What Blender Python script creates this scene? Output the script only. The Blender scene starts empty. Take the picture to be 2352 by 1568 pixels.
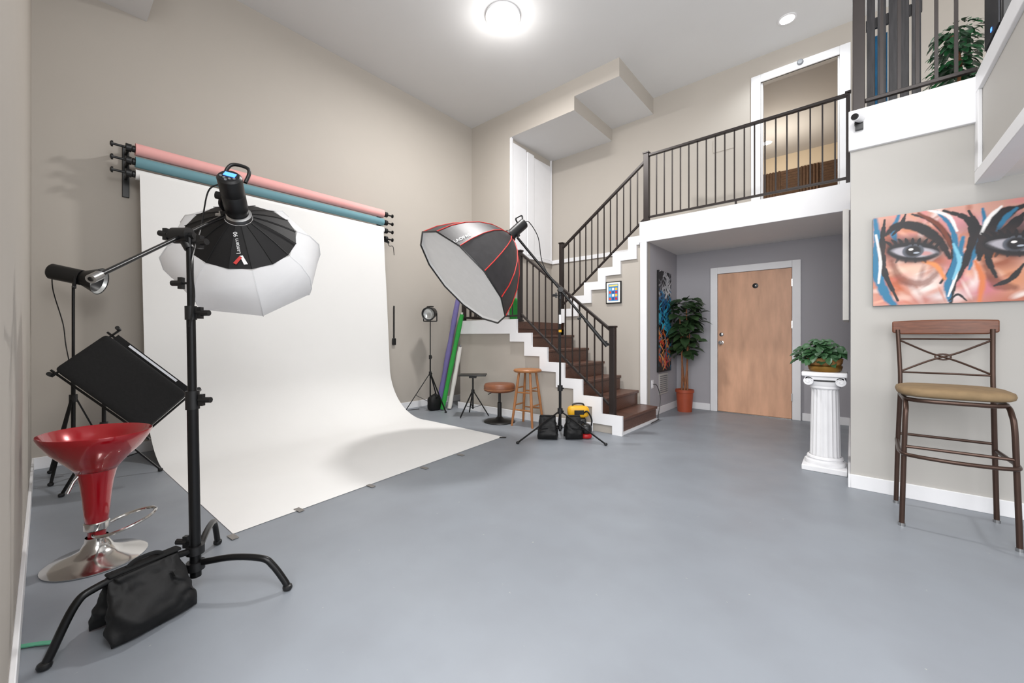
import bpy, bmesh, math, random
import numpy as np
from mathutils import Vector, Matrix, noise
from mathutils.bvhtree import BVHTree
random.seed(7)
SC = bpy.context.scene
C = SC.collection
V = Vector
PI = math.pi
# ------------------------------------------------------------ camera model
F = 914.0; H = 1.12; CX = 1176.0; HZ = 771.0
YAW = math.radians(40.4)
dv = V((-math.sin(YAW), math.cos(YAW), 0)); rv = V((math.cos(YAW), math.sin(YAW), 0)); zv = V((0, 0, 1))
CAM = V((0, 0, H))
def ray(px, py): return dv + rv*((px-CX)/F) + zv*((HZ-py)/F)
def P(px, py, D): return CAM + ray(px, py)*D
def onX(px, py, x): r = ray(px, py); return CAM + r*(x/r.x)
def onY(px, py, y): r = ray(px, py); return CAM + r*(y/r.y)
def onZ(px, py, z): r = ray(px, py); return CAM + r*((z-H)/r.z)
# ------------------------------------------------------------ materials
def lin(c):
    out = []
    for v in c:
        v = v/255.0
        out.append(v/12.92 if v <= .04045 else ((v+.055)/1.055)**2.4)
    return (out[0], out[1], out[2], 1)
def M(name, rgb, rough=.6, metal=0., var=.06, scale=8., bump=0., coat=0., emit=0., spec=None, stretch=None, alpha=1.):
    m = bpy.data.materials.new(name); m.use_nodes = True
    nt = m.node_tree; b = nt.nodes['Principled BSDF']
    b.inputs['Roughness'].default_value = rough; b.inputs['Metallic'].default_value = metal
    if alpha < 1: b.inputs['Alpha'].default_value = alpha
    if coat: b.inputs['Coat Weight'].default_value = coat
    if spec is not None: b.inputs['Specular IOR Level'].default_value = spec
    tc = nt.nodes.new('ShaderNodeTexCoord'); nz = nt.nodes.new('ShaderNodeTexNoise')
    nz.inputs['Scale'].default_value = scale; nz.inputs['Detail'].default_value = 4
    if stretch:
        mp = nt.nodes.new('ShaderNodeMapping'); mp.inputs['Scale'].default_value = stretch
        nt.links.new(tc.outputs['Object'], mp.inputs['Vector']); nt.links.new(mp.outputs['Vector'], nz.inputs['Vector'])
    else:
        nt.links.new(tc.outputs['Object'], nz.inputs['Vector'])
    rp = nt.nodes.new('ShaderNodeValToRGB'); c = lin(rgb)
    rp.color_ramp.elements[0].position = .3; rp.color_ramp.elements[1].position = .7
    rp.color_ramp.elements[0].color = tuple(x*(1-var) for x in c[:3])+(1,)
    rp.color_ramp.elements[1].color = tuple(min(1, x*(1+var)) for x in c[:3])+(1,)
    nt.links.new(nz.outputs['Fac'], rp.inputs['Fac']); nt.links.new(rp.outputs['Color'], b.inputs['Base Color'])
    if bump:
        bp = nt.nodes.new('ShaderNodeBump'); bp.inputs['Strength'].default_value = bump; bp.inputs['Distance'].default_value = .01
        nt.links.new(nz.outputs['Fac'], bp.inputs['Height']); nt.links.new(bp.outputs['Normal'], b.inputs['Normal'])
    if emit:
        b.inputs['Emission Color'].default_value = c; b.inputs['Emission Strength'].default_value = emit
    return m
def M_attr(name, rough=.5):
    m = bpy.data.materials.new(name); m.use_nodes = True
    nt = m.node_tree; b = nt.nodes['Principled BSDF']; b.inputs['Roughness'].default_value = rough
    a = nt.nodes.new('ShaderNodeAttribute'); a.attribute_name = 'Col'
    nt.links.new(a.outputs['Color'], b.inputs['Base Color'])
    return m
def M_floor():
    m = M('floor_paint', (134, 139, 146), .42, 0, .08, .9)
    nt = m.node_tree; b = nt.nodes['Principled BSDF']
    tc = nt.nodes.new('ShaderNodeTexCoord')
    def layer(scale, detail, p0, p1, f, col):
        n2 = nt.nodes.new('ShaderNodeTexNoise'); n2.inputs['Scale'].default_value = scale; n2.inputs['Detail'].default_value = detail
        nt.links.new(tc.outputs['Object'], n2.inputs['Vector'])
        rp = nt.nodes.new('ShaderNodeValToRGB'); rp.color_ramp.elements[0].position = p0; rp.color_ramp.elements[1].position = p1
        rp.color_ramp.elements[0].color = (0, 0, 0, 1); rp.color_ramp.elements[1].color = (f, f, f, 1)
        nt.links.new(n2.outputs['Fac'], rp.inputs['Fac'])
        mx = nt.nodes.new('ShaderNodeMixRGB'); old = b.inputs['Base Color'].links[0].from_socket
        nt.links.new(rp.outputs['Color'], mx.inputs['Fac']); nt.links.new(old, mx.inputs['Color1']); mx.inputs['Color2'].default_value = lin(col)
        nt.links.new(mx.outputs['Color'], b.inputs['Base Color'])
    layer(3, 8, .42, .78, .32, (118, 120, 125)); layer(1.6, 7, .5, .75, .2, (152, 158, 164)); layer(34, 3, .74, .775, .5, (190, 186, 178))
    n3 = nt.nodes.new('ShaderNodeTexNoise'); n3.inputs['Scale'].default_value = 4; n3.inputs['Detail'].default_value = 5
    nt.links.new(tc.outputs['Object'], n3.inputs['Vector'])
    mr = nt.nodes.new('ShaderNodeMapRange'); mr.inputs['To Min'].default_value = .32; mr.inputs['To Max'].default_value = .54
    nt.links.new(n3.outputs['Fac'], mr.inputs['Value']); nt.links.new(mr.outputs['Result'], b.inputs['Roughness'])
    return m
m_floor = M_floor()
m_wall = M('wall_paint', (180, 173, 164), .7, 0, .008, 3)
m_wallr = M('wall_paint_right', (183, 180, 175), .7, 0, .008, 3)
m_alc = M('alcove_paint', (168, 166, 171), .7, 0, .008, 3)
m_ceil = M('ceiling_paint', (220, 220, 220), .8, 0, .008, 3)
m_ceil2 = M('upper_room_ceiling_paint', (186, 183, 180), .8, 0, .008, 3)
m_alcc = M('alcove_ceiling_paint', (234, 231, 228), .8, 0, .008, 3)
m_white = M('white_trim', (236, 236, 238), .45, 0, .015, 5)
m_rail = M('rail_metal', (46, 39, 37), .4, .3, .08, 10)
m_black = M('black_plastic', (20, 20, 21), .4, 0, .1, 20)
m_bmetal = M('black_metal', (22, 22, 23), .32, .4, .1, 20)
m_bcloth = M('black_cloth', (14, 14, 15), .85, 0, .25, 60, .2)
m_bbag = M('sandbag_cloth', (17, 17, 18), .62, 0, .25, 25, .2, spec=.35)
m_softblk = M('softbox_cloth', (17, 16, 17), .6, 0, .15, 14, .1, spec=.3)
m_octblk = M('octabox_cloth', (44, 42, 44), .5, 0, .2, 14, .1)
m_lantw = M('lantern_cloth', (232, 232, 234), .8, 0, .02, 12, .05, alpha=.62)
m_diff = M('diffuser_cloth', (236, 236, 236), .8, 0, .02, 12)
m_redpipe = M('red_piping', (196, 40, 34), .5)
m_paper = M('white_paper', (231, 230, 228), .75, 0, .008, 3)
m_pink = M('pink_paper', (232, 170, 166), .75, 0, .03, 6)
m_teal = M('teal_paper', (104, 146, 156), .75, 0, .03, 6)
m_red = M('red_lacquer', (164, 12, 26), .2, .15, .05, 6, 0, .7)
m_chrome = M('chrome', (205, 203, 200), .14, 1., .03, 9)
m_silver = M('silver_metal', (180, 180, 180), .28, 1., .04, 9)
m_tread = M('dark_walnut', (92, 62, 50), .4, 0, .35, 6, .1, 0, 0, None, (1.5, 14, 14))
m_doorw = M('door_veneer', (210, 163, 133), .45, 0, .15, 2.4, 0, 0, 0, None, (4, 4, .9))
m_oak = M('oak_wood', (160, 106, 62), .45, 0, .2, 6, 0, 0, 0, None, (10, 10, 1.2))
m_railw = M('chair_walnut', (110, 66, 46), .4, 0, .25, 7, 0, 0, 0, None, (1.5, 10, 14))
m_bronze = M('bronze_tube', (74, 56, 48), .35, .6, .08, 12)
m_suede = M('olive_suede', (134, 112, 82), .85, 0, .12, 18, .1)
m_leath = M('brown_leather', (122, 74, 48), .45, 0, .15, 14, .15)
m_terra = M('terracotta', (160, 72, 44), .5, 0, .08, 10)
m_soil = M('potting_soil', (52, 40, 32), .95, 0, .4, 60, .5)
m_bark = M('bark', (140, 92, 62), .8, 0, .3, 18, .3, 0, 0, None, (8, 8, 1.5))
m_leaf = M('fig_leaf', (50, 72, 44), .4, 0, .35, 9)
m_ivy = M('ivy_leaf', (54, 90, 56), .4, 0, .4, 14)
m_leaf2 = M('loft_leaf', (34, 82, 48), .4, 0, .5, 12)
m_gold = M('gold_metal', (166, 128, 66), .35, .9, .1, 10)
m_wick = M('wicker', (146, 104, 58), .7, 0, .35, 40, .4)
m_plast = M('plaster', (236, 236, 238), .6, 0, .03, 8, .05)
m_yel = M('yellow_plastic', (226, 170, 28), .45, 0, .05, 10)
m_redpl = M('red_plastic', (176, 26, 30), .4, 0, .05, 10)
m_green = M('green_backdrop', (44, 150, 62), .8, 0, .08, 8)
m_purp = M('purple_backdrop', (120, 112, 168), .8, 0, .08, 8)
m_gstrap = M('green_strap', (90, 160, 130), .8, 0, .1, 20)
m_tape = M('grey_tape', (126, 122, 118), .6, 0, .08, 20)
m_foam = M('acoustic_foam', (104, 80, 62), .95, 0, .15, 20)
m_lampe = M('lamp_glass', (255, 250, 244), .4, 0, 0, 5, 0, 0, 9.)
m_ledblue = M('blue_display', (70, 130, 255), .4, 0, 0, 5, 0, 0, 2.5)
m_ledwhite = M('led_strip', (235, 238, 245), .4, 0, .1, 90)
m_lens = M('lens_glass', (200, 202, 200), .2, .5, .1, 30)
m_bluepic = M('blue_print', (40, 120, 170), .5, 0, .4, 6)
m_ebony = M('ebony_planks', (44, 42, 44), .5, 0, .45, 6, .2, 0, 0, None, (12, 12, 1.2))
m_grille = M('speaker_grille', (32, 34, 40), .5, .4, .3, 90)
m_grey = M('grey_plastic', (120, 122, 126), .5)
m_room = M('upper_room_paint', (206, 190, 166), .8, 0, .02, 3)
m_canvas_side = M('canvas_edge', (80, 96, 110), .8, 0, .3, 6)
m_canvas_w = M('canvas_white', (222, 219, 214), .8, 0, .08, 4)
m_paint = M_attr('painted_canvas')
m_txtw = M('white_print', (235, 235, 235), .6)
# ------------------------------------------------------------ mesh builder
WM = {}
def catmull(pts, k=6):
    pts = [V(p) for p in pts]; out = []
    q = [pts[0]*2-pts[1]] + pts + [pts[-1]*2-pts[-2]]
    for i in range(1, len(q)-2):
        a, b, c, d = q[i-1], q[i], q[i+1], q[i+2]
        for j in range(k):
            t = j/k
            out.append(.5*((2*b)+(c-a)*t+(2*a-5*b+4*c-d)*t*t+(3*b-a-3*c+d)*t**3))
    out.append(pts[-1]); return out
def frame(o, axis, xh=None):
    z = V(axis).normalized()
    x = V(xh) if xh is not None else (V((1, 0, 0)) if abs(z.x) < .8 else V((0, 1, 0)))
    x = (x - z*x.dot(z)).normalized(); y = z.cross(x)
    m = Matrix((x, y, z)).transposed().to_4x4(); m.translation = V(o); return m
class MB:
    def __init__(s): s.bm = bmesh.new()
    def face(s, pts):
        vs = [s.bm.verts.new(V(p)) for p in pts]; return s.bm.faces.new(vs)
    def obox(s, c, U, Vv, W):
        c, U, Vv, W = V(c), V(U), V(Vv), V(W)
        vs = [s.bm.verts.new(c+U*i+Vv*j+W*k) for k in (-1, 1) for j in (-1, 1) for i in (-1, 1)]
        for f in ((0, 2, 3, 1), (4, 5, 7, 6), (0, 1, 5, 4), (2, 6, 7, 3), (0, 4, 6, 2), (1, 3, 7, 5)):
            s.bm.faces.new([vs[i] for i in f])
        return s
    def box(s, x0, x1, y0, y1, z0, z1):
        return s.obox(((x0+x1)/2, (y0+y1)/2, (z0+z1)/2), ((x1-x0)/2, 0, 0), (0, (y1-y0)/2, 0), (0, 0, (z1-z0)/2))
    def bar(s, p, q, w, h, up=(0, 0, 1)):
        p, q = V(p), V(q); d = (q-p); t = d.normalized(); u = V(up)
        u = (u-t*u.dot(t)).normalized(); sd = t.cross(u)
        return s.obox((p+q)/2, d/2, sd*w/2, u*h/2)
    def tube(s, pts, r, n=8, closed=False):
        pts = [V(p) for p in pts]; m = len(pts)
        rs = r if isinstance(r, (list, tuple)) else [r]*m
        tg = []
        for i in range(m):
            if closed: t = pts[(i+1) % m]-pts[i-1]
            else: t = pts[min(i+1, m-1)]-pts[max(i-1, 0)]
            tg.append(t.normalized())
        nrm = V((0, 0, 1)) if abs(tg[0].z) < .9 else V((1, 0, 0))
        rings = []
        for i in range(m):
            nrm = (nrm-tg[i]*nrm.dot(tg[i])).normalized(); b = tg[i].cross(nrm)
            rings.append([s.bm.verts.new(pts[i]+(nrm*math.cos(2*PI*k/n)+b*math.sin(2*PI*k/n))*rs[i]) for k in range(n)])
        for i in range(m if closed else m-1):
            a, b = rings[i], rings[(i+1) % m]
            for k in range(n): s.bm.faces.new([a[k], a[(k+1) % n], b[(k+1) % n], b[k]])
        if not closed:
            s.bm.faces.new(list(reversed(rings[0]))); s.bm.faces.new(rings[-1])
        return s
    def cyl(s, p, q, r, n=14, r2=None): return s.tube([p, q], [r, r if r2 is None else r2], n)
    def lathe(s, prof, n=24, mat=None, rf=None):
        mat = mat or Matrix.Identity(4); rings = []
        for r, z in prof:
            if r < 1e-5: rings.append([s.bm.verts.new(mat @ V((0, 0, z)))])
            else:
                ring = []
                for k in range(n):
                    a = 2*PI*k/n; rr = r*(rf(a, z) if rf else 1)
                    ring.append(s.bm.verts.new(mat @ V((rr*math.cos(a), rr*math.sin(a), z))))
                rings.append(ring)
        for a, b in zip(rings, rings[1:]):
            for k in range(n):
                k2 = (k+1) % n
                if len(a) == 1 and len(b) == 1: continue
                if len(a) == 1: s.bm.faces.new([a[0], b[k2], b[k]])
                elif len(b) == 1: s.bm.faces.new([a[k], a[k2], b[0]])
                else: s.bm.faces.new([a[k], a[k2], b[k2], b[k]])
        return s
    def prism(s, pts, vec):
        pts = [V(p) for p in pts]; vec = V(vec)
        a = [s.bm.verts.new(p) for p in pts]; b = [s.bm.verts.new(p+vec) for p in pts]
        s.bm.faces.new(a); s.bm.faces.new(list(reversed(b))); n = len(a)
        for i in range(n): s.bm.faces.new([a[i], b[i], b[(i+1) % n], a[(i+1) % n]])
        return s
    def sell(s, c, U, Vv, W, e1=.5, e2=.5, nu=24, nv=14, nz=0., ns=6.):
        c, U, Vv, W = V(c), V(U), V(Vv), V(W)
        sg = lambda v, e: math.copysign(abs(v)**e, v)
        rings = []
        for j in range(nv+1):
            ph = -PI/2+PI*j/nv; ring = []
            if j in (0, nv):
                rings.append([s.bm.verts.new(c+W*sg(math.sin(ph), e1))]); continue
            for k in range(nu):
                th = 2*PI*k/nu
                p = c+U*sg(math.cos(ph), e1)*sg(math.cos(th), e2)+Vv*sg(math.cos(ph), e1)*sg(math.sin(th), e2)+W*sg(math.sin(ph), e1)
                if nz:
                    p = p + (p-c).normalized()*nz*noise.noise(p*ns)
                ring.append(s.bm.verts.new(p))
            rings.append(ring)
        for a, b in zip(rings, rings[1:]):
            for k in range(nu):
                k2 = (k+1) % nu
                if len(a) == 1: s.bm.faces.new([a[0], b[k2], b[k]])
                elif len(b) == 1: s.bm.faces.new([a[k], a[k2], b[0]])
                else: s.bm.faces.new([a[k], a[k2], b[k2], b[k]])
        return s
    def pouch(s, A, B, out, drop, thick, lean, seed=0., nu=44, nv=34, flare=1.12):
        # plump sand filled pouch hanging from the edge A-B, resting on the floor
        A, B = V(A), V(B); out = V(out).normalized(); mid = (A+B)/2; hu = (B-A)/2; rings = []
        for j in range(nv+1):
            v = j/nv; ring = []
            wd = (.86+.30*v**1.2)*flare*(1-.10*max(0, v-.8)/.2)
            body = thick*(.12+.88*math.sin(PI*min(1, .02+.98*v**1.45))**.8) if v < 1 else .002
            for i in range(nu):
                th = 2*PI*i/nu; cu, su = math.cos(th), math.sin(th)
                ex = math.copysign(abs(cu)**.62, cu); ey = math.copysign(abs(su)**.85, su)
                ph = noise.noise(V((ex*1.6+seed, v*2.0, ey*.8+seed)))
                fold = .010*(1-v)**.8*math.sin(ex*9+seed*3+ph*6)+.008*math.sin(v*17+ex*3.5+seed+ph*7)*math.sin(PI*v)+.010*noise.noise(V((ex*5+seed, v*6, ey*3)))
                sag = .012*math.sin(PI*v)*noise.noise(V((ex*2+seed*2, v*3, 7)))
                p = mid+hu*ex*wd+out*(lean*v+ey*(body+fold*(1 if v < .97 else 0)))-zv*(drop*v)+zv*sag+hu.normalized()*fold*.5
                p.z = max(p.z, .004); ring.append(s.bm.verts.new(p))
            rings.append(ring)
        for a, b in zip(rings, rings[1:]):
            for k in range(nu): s.bm.faces.new([a[k], a[(k+1) % nu], b[(k+1) % nu], b[k]])
        s.bm.faces.new(rings[0]); s.bm.faces.new(list(reversed(rings[-1])))
        return s
    def leaf(s, b, d, up, L, W, droop=.25):
        b = V(b); d = V(d).normalized(); up = V(up); n = (up-d*up.dot(d))
        n = n.normalized() if n.length > 1e-3 else V((1, 0, 0)); sd = d.cross(n)
        rows = []
        for t, w in ((0, .04), (.22, .7), (.5, 1.), (.78, .75), (1., .03)):
            c = b+d*L*t-zv*droop*L*t*t
            rows.append([s.bm.verts.new(c-sd*W*w/2+n*.12*W*w), s.bm.verts.new(c), s.bm.verts.new(c+sd*W*w/2+n*.12*W*w)])
        for a, c in zip(rows, rows[1:]):
            s.bm.faces.new([a[0], a[1], c[1], c[0]]); s.bm.faces.new([a[1], a[2], c[2], c[1]])
        return s
    def build(s, name, mat, parent=None, smooth=38, bevel=0., label=None, origin=None, flat=False, recalc=True):
        bm = s.bm
        if recalc: bmesh.ops.recalc_face_normals(bm, faces=bm.faces[:])
        w = WM[parent.name] if parent else Matrix.Identity(4)
        if origin is not None: w = Matrix.Translation(V(origin))
        bm.transform(w.inverted())
        me = bpy.data.meshes.new(name); bm.to_mesh(me); bm.free()
        me.materials.append(mat)
        if not flat:
            for p in me.polygons: p.use_smooth = True
            me.set_sharp_from_angle(angle=math.radians(smooth))
        o = bpy.data.objects.new(name, me); C.objects.link(o)
        if parent: o.parent = parent
        if origin is not None: o.location = V(origin)
        WM[o.name] = w
        if label: o['label'] = label
        if bevel:
            md = o.modifiers.new('bevel', 'BEVEL'); md.width = bevel; md.segments = 2; md.limit_method = 'ANGLE'
        return o
def thing(name, label, cat, loc=(0, 0, 0), group=None):
    o = bpy.data.objects.new(name, None); C.objects.link(o); o.location = V(loc); o.empty_display_size = .1
    WM[o.name] = Matrix.Translation(V(loc)); o['label'] = label; o['category'] = cat
    if group: o['group'] = group
    return o
def tag(o, label, cat, group=None):
    o['label'] = label; o['category'] = cat
    if group: o['group'] = group
    return o
def struct(name, mb, mat, bevel=0., parent=None):
    o = mb.build(name, mat, parent, bevel=bevel)
    if not parent: o['kind'] = 'structure'
    return o
def sthing(name, label, loc=(0, 0, 0)):
    o = bpy.data.objects.new(name, None); C.objects.link(o); o.location = V(loc); WM[o.name] = Matrix.Translation(V(loc))
    o['kind'] = 'structure'; o['label'] = label; return o
class Shell:      # finds points on the outer side of a surface of revolution
    def __init__(s, mb, fm):
        bm = mb.bm.copy(); bm.normal_update(); s.bvh = BVHTree.FromBMesh(bm); bm.free(); s.o = fm.translation.copy(); s.ax = (fm.to_3x3() @ V((0, 0, 1))).normalized()
    def hit(s, px, py):
        r = ray(px, py).normalized(); loc, nor, i, d = s.bvh.ray_cast(CAM, r)
        if loc is None: return None
        rad = loc-s.o; rad = rad-s.ax*rad.dot(s.ax)
        if rad.dot(nor) < 0: nor = -nor
        if nor.dot(r) > 0: return None
        return loc, nor
def text_on(sh, p0, p1, body, mat, parent, name='lettering'):
    res = None
    for k in range(0, 60, 3):
        for dx in (0, 6, -6, 12, 18, 24):
            qs = [(p0[0]+dx, p0[1]-k), (p1[0]+dx, p1[1]-k), ((p0[0]+p1[0])/2+dx, (p0[1]+p1[1])/2-k)]
            h = [sh.hit(*q_) for q_ in qs]
            if all(h): res = h; break
        if res: break
    if not res: print('TEXT FAIL', body); return None
    a, b, mid = res
    n = mid[1]; x = (b[0]-a[0]); wid = x.length; x = (x-n*x.dot(n)).normalized(); y = n.cross(x)
    cu = bpy.data.curves.new('t', 'FONT'); cu.body = body; cu.size = 1; cu.align_x = 'CENTER'; cu.align_y = 'CENTER'
    o = bpy.data.objects.new('t', cu); C.objects.link(o); bpy.context.view_layer.update()
    me = bpy.data.meshes.new_from_object(o.evaluated_get(bpy.context.evaluated_depsgraph_get()))
    bpy.data.objects.remove(o)
    xs = [v.co.x for v in me.vertices]; sc = wid/(max(xs)-min(xs))
    m = Matrix((x, y, n)).transposed().to_4x4(); m.translation = (a[0]+b[0])/2*.5+mid[0]*.5+n*.007
    bm = bmesh.new(); bm.from_mesh(me); bm.transform(m @ Matrix.Diagonal((sc, sc, sc, 1)))
    g = MB(); g.bm.free(); g.bm = bm
    return g.build(name, mat, parent, flat=True, recalc=False)
# ------------------------------------------------------------ room
XL, YN, YC, YU, YA, YS, YM, YR, ZC = -5.2, -.07, 4.99, 6.2, 6.5, 4.19, 5.3, 3.87, 4.85
ZB = 2.62
struct('floor', MB().box(-5.3, 3.2, -3, 6.6, -.1, 0), m_floor)
struct('ceiling', MB().box(-5.3, 3.2, -.17, 6.3, ZC, ZC+.1), m_ceil)
struct('wall_left', MB().box(XL-.1, XL, YN-.1, YC+.1, 0, ZC), m_wall)
struct('wall_near', MB().box(XL, -1.3, YN-.1, YN, 0, ZC), m_wall)
struct('wall_back_corner', MB().box(XL, -4.3, YC, YC+.1, 0, ZC), m_wall)
struct('wall_back_closet', MB().box(-4.4, -4.3, YC+.1, YU+.1, 0, ZC), m_wall)
struct('wall_back', MB().box(-4.3, -2.2, YU, YU+.1, 0, ZC).box(-2.2, -.916, YU, YU+.1, ZB, ZC).box(-.916, -.1, YU, YU+.1, 4.5, ZC).box(-.1, 3.2, YU, YU+.1, ZB, ZC), m_wall)
struct('wall_alcove_back', MB().box(-2.2, .1, YA, YA+.1, 0, 2.42), m_alc)
struct('wall_alcove_left', MB().box(-2.2, -2.1, YM, YA, 0, 2.40), m_alc)
struct('wall_alcove_right', MB().box(0, .1, YR+.1, YA, 0, 2.48), m_alc)
struct('wall_right', MB().box(0, 3.2, YR, YR+.1, 0, 2.48), m_wallr)
def soffit(name, x0, x1, y0, y1, z0):
    o = struct(name, MB().box(x0, x1, y0, y1, z0, ZC), m_wall)
    o.data.materials.append(m_ceil)
    for p in o.data.polygons:
        if p.normal.z < -.9: p.material_index = 1
soffit('ceiling_soffit', -4.3, -3.06, YC, YU, 4.40)
soffit('ceiling_soffit', -3.06, -2.36, YC, YU, 4.60)
soffit('ceiling_soffit', XL, -4.0, YN, .643, 4.165)
struct('floor_balcony', MB().box(-2.1, 0, YM, YA, 2.40, ZB), m_alcc)
struct('trim_1', MB().box(-2.2, 0, YM-.03, YM, 2.39, 2.67), m_white, .004)
struct('floor_loft', MB().box(0, 3.2, YR, YU, 2.48, ZB), m_alcc)
struct('trim_2', MB().box(-.012, .61, YR-.03, YR, 2.48, 2.77), m_white, .004)
struct('wall_loft_parapet', MB().box(.625, .70, 1.5, YR, 2.13, 2.74), m_wallr)
struct('trim_3', MB().box(.605, .71, 1.5, YR, 2.66, 2.78).box(.605, .71, 1.5, YR, 2.09, 2.17).box(.605, .625, YR-.09, YR, 2.17, 2.66), m_white, .004)
struct('ceiling_under_loft', MB().box(.71, 3.2, 1.5, YR, 2.11, 2.17), m_alcc)
struct('trim_4', MB().box(-2.19, -2.1, YM-.03, YM, .19, 2.39), m_white, .004)
struct('floor_upper_room', MB().box(-2.5, 1.2, YU+.1, 9.6, ZB-.12, ZB), m_tread)
struct('wall_upper_back', MB().box(-2.5, 1.2, 9.5, 9.6, ZB, 4.7), m_room)
struct('wall_upper_left', MB().box(-2.6, -2.5, YU+.1, 9.6, ZB, 4.7), m_room)
struct('wall_upper_right', MB().box(1.2, 1.3, YU+.1, 9.6, ZB, 4.7), m_room)
struct('ceiling_upper', MB().box(-2.6, 1.3, YU+.1, 9.6, 4.7, 4.8), m_ceil2)
struct('trim_5', MB().box(-1.025, -.916, YU-.02, YU+.02, ZB, 4.6).box(-.1, .0, YU-.02, YU+.02, ZB, 4.6).box(-.916, -.1, YU-.02, YU+.02, 4.5, 4.6)
       .box(-.916, -.896, YU+.02, YU+.1, ZB, 4.5).box(-.12, -.1, YU+.02, YU+.1, ZB, 4.5), m_white, .004)
struct('trim_6', MB().box(-4.27, -2.75, YU-.025, YU, 2.46, 2.53), m_white, .003)
def base(name, *b): struct(name, MB().box(*b), m_white, .003)
base('baseboard_left', XL, XL+.015, YN, YC, 0, .1)
base('baseboard_near', XL+.015, -1.3, YN, YN+.015, 0, .1)
base('baseboard_right', 0, 3.2, YR-.015, YR, 0, .1)
base('baseboard_right_end', -.015, 0, YR-.015, YA, 0, .1)
base('baseboard_alcove_left', -2.1, -2.085, YM, YA, 0, .1)
struct('baseboard_alcove_back', MB().box(-2.085, -1.61, YA-.015, YA, 0, .1).box(-.49, -.015, YA-.015, YA, 0, .1), m_white, .003)
base('baseboard_stair', -4.64, -2.3, YS-.035, YS-.02, 0, .1)
# alcove door
d1 = sthing('door_1', 'flush light wood door in a white frame at the back of the alcove', (-1.05, YA, 0))
MB().box(-1.50, -.60, YA-.03, YA-.002, .012, 2.03).build('door_leaf', m_doorw, d1, bevel=.003)
MB().box(-1.60, -1.505, YA-.04, YA-.001, 0, 2.13).box(-.595, -.50, YA-.04, YA-.001, 0, 2.13).box(-1.505, -.595, YA-.04, YA-.001, 2.035, 2.13).build('door_frame', m_white, d1, bevel=.004)
kb = MB().lathe([(0, 0), (.03, 0), (.03, .008), (.012, .012), (.012, .04), (.028, .05), (.03, .065), (.02, .078), (0, .08)], 18, frame((-1.45, YA-.03, 1.02), (0, -1, 0))).build('door_knob', m_silver, d1)
MB().lathe([(0, 0), (.028, 0), (.028, .006), (.02, .012), (0, .012)], 18, frame((-1.45, YA-.03, 1.14), (0, -1, 0))).build('deadbolt', m_silver, d1)
for z in (.3, 1.27, 1.83): MB().box(-.603, -.588, YA-.046, YA-.03, z-.05, z+.05).build('hinge', m_silver, d1)
ph = MB().lathe([(0, 0), (.036, 0), (.036, .006), (.026, .01), (0, .01)], 20, frame(onY(1735, 656, YA-.03), (0, -1, 0))).build('viewer_plate', m_black, d1)
MB().lathe([(0, 0), (.01, 0), (0, .004)], 12, frame(onY(1735, 656, YA-.041), (0, -1, 0))).build('viewer_lens', m_silver, ph)
MB().box(-1.50, -.60, YA-.06, YA-.031, .001, .012).build('threshold', m_silver, d1)
# folding closet doors on the upper level
d2 = sthing('door_2', 'white folding closet doors above the stair landing', (-4.3, 5.6, 2.5))
MB().box(-4.3, -4.265, YC+.005, YC+.05, 2.46, 4.40).box(-4.3, -4.265, YU-.05, YU-.03, 2.46, 4.40).box(-4.3, -4.255, YC+.05, YU-.05, 2.46, 2.52).build('door_frame', m_white, d2, bevel=.003)
for i, (a, b, off) in enumerate(((5.05, 5.42, 0), (5.43, 5.62, .02), (5.635, 6.14, .008))):
    MB().box(-4.3+.002+off*.3, -4.285+off, a, b, 2.53, 4.34-.03*i).build('door_panel', m_white, d2, bevel=.003)
hp = onY(1663, 331, YU); struct('trim_7', MB().box(hp.x-.14, hp.x+.14, YU-.008, YU, hp.z-.09, hp.z+.09), m_wall, .004)
# ------------------------------------------------------------ stairs
RZ = 1.32/7; TX = .255; X0 = -1.97
xs = [X0-TX*i for i in range(7)]; zs = [RZ*(i+1) for i in range(7)]
def zig(dx, dz):
    pts = [(xs[0]+dx, 0)]
    for i in range(7):
        pts.append((xs[i]+dx, zs[i]+dz))
        if i < 6: pts.append((xs[i+1]+dx, zs[i]+dz))
    return pts
outer = zig(.03, .03)+[(-4.64, zs[6]+.03)]
inner = [(-4.64, zs[6]-.17), (xs[6]-.09, zs[6]-.17)]
for i in range(5, -1, -1): inner += [(xs[i+1]-.09, zs[i]-.09), (xs[i]-.09, zs[i]-.09)]
inner += [(xs[0]-.09, 0)]
st = thing('staircase', 'lower flight of dark wood steps with white stepped side, rising to the landing', 'stairs', (-2.8, 4.7, 0))
MB().prism([(x, YS-.02, z) for x, z in outer+inner], (0, .035, 0)).build('stringer', m_white, st, flat=True)
bw = zig(-.02, -.02)+[(-4.64, zs[6]-.02), (-4.64, 0)]
MB().prism([(x, YS+.016, z) for x, z in bw], (0, .02, 0)).build('side_wall', m_wall, st, flat=True)
for i in range(6):
    MB().box(xs[i]-TX, xs[i]+.02, YS+.04, YM-.032, zs[i]-.035, zs[i]).build('tread', m_tread, st, bevel=.006)
for i in range(7):
    MB().box(xs[i]-.02, xs[i]-.001, YS+.04, YM-.032, (zs[i-1] if i else 0), zs[i]-.036).build('riser', m_tread, st)
MB().box(-4.64, xs[6]+.02, YS+.04, YC-.002, zs[6]-.1, zs[6]).box(-4.298, xs[6]+.02, YC-.002, YU-.002, zs[6]-.1, zs[6]).build('landing', m_tread, st)
MB().box(xs[0]-.0005, xs[0]+.018, YS+.036, YM-.035, 0, .03).build('shoe_moulding', m_white, st)
TU = .2333
ux = [-3.5+TU*j for j in range(7)]; uz = [1.32+.19*(j+1) for j in range(7)]; uz[6] = 2.65
uo = [(ux[0]-.03, 1.325)]
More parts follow.
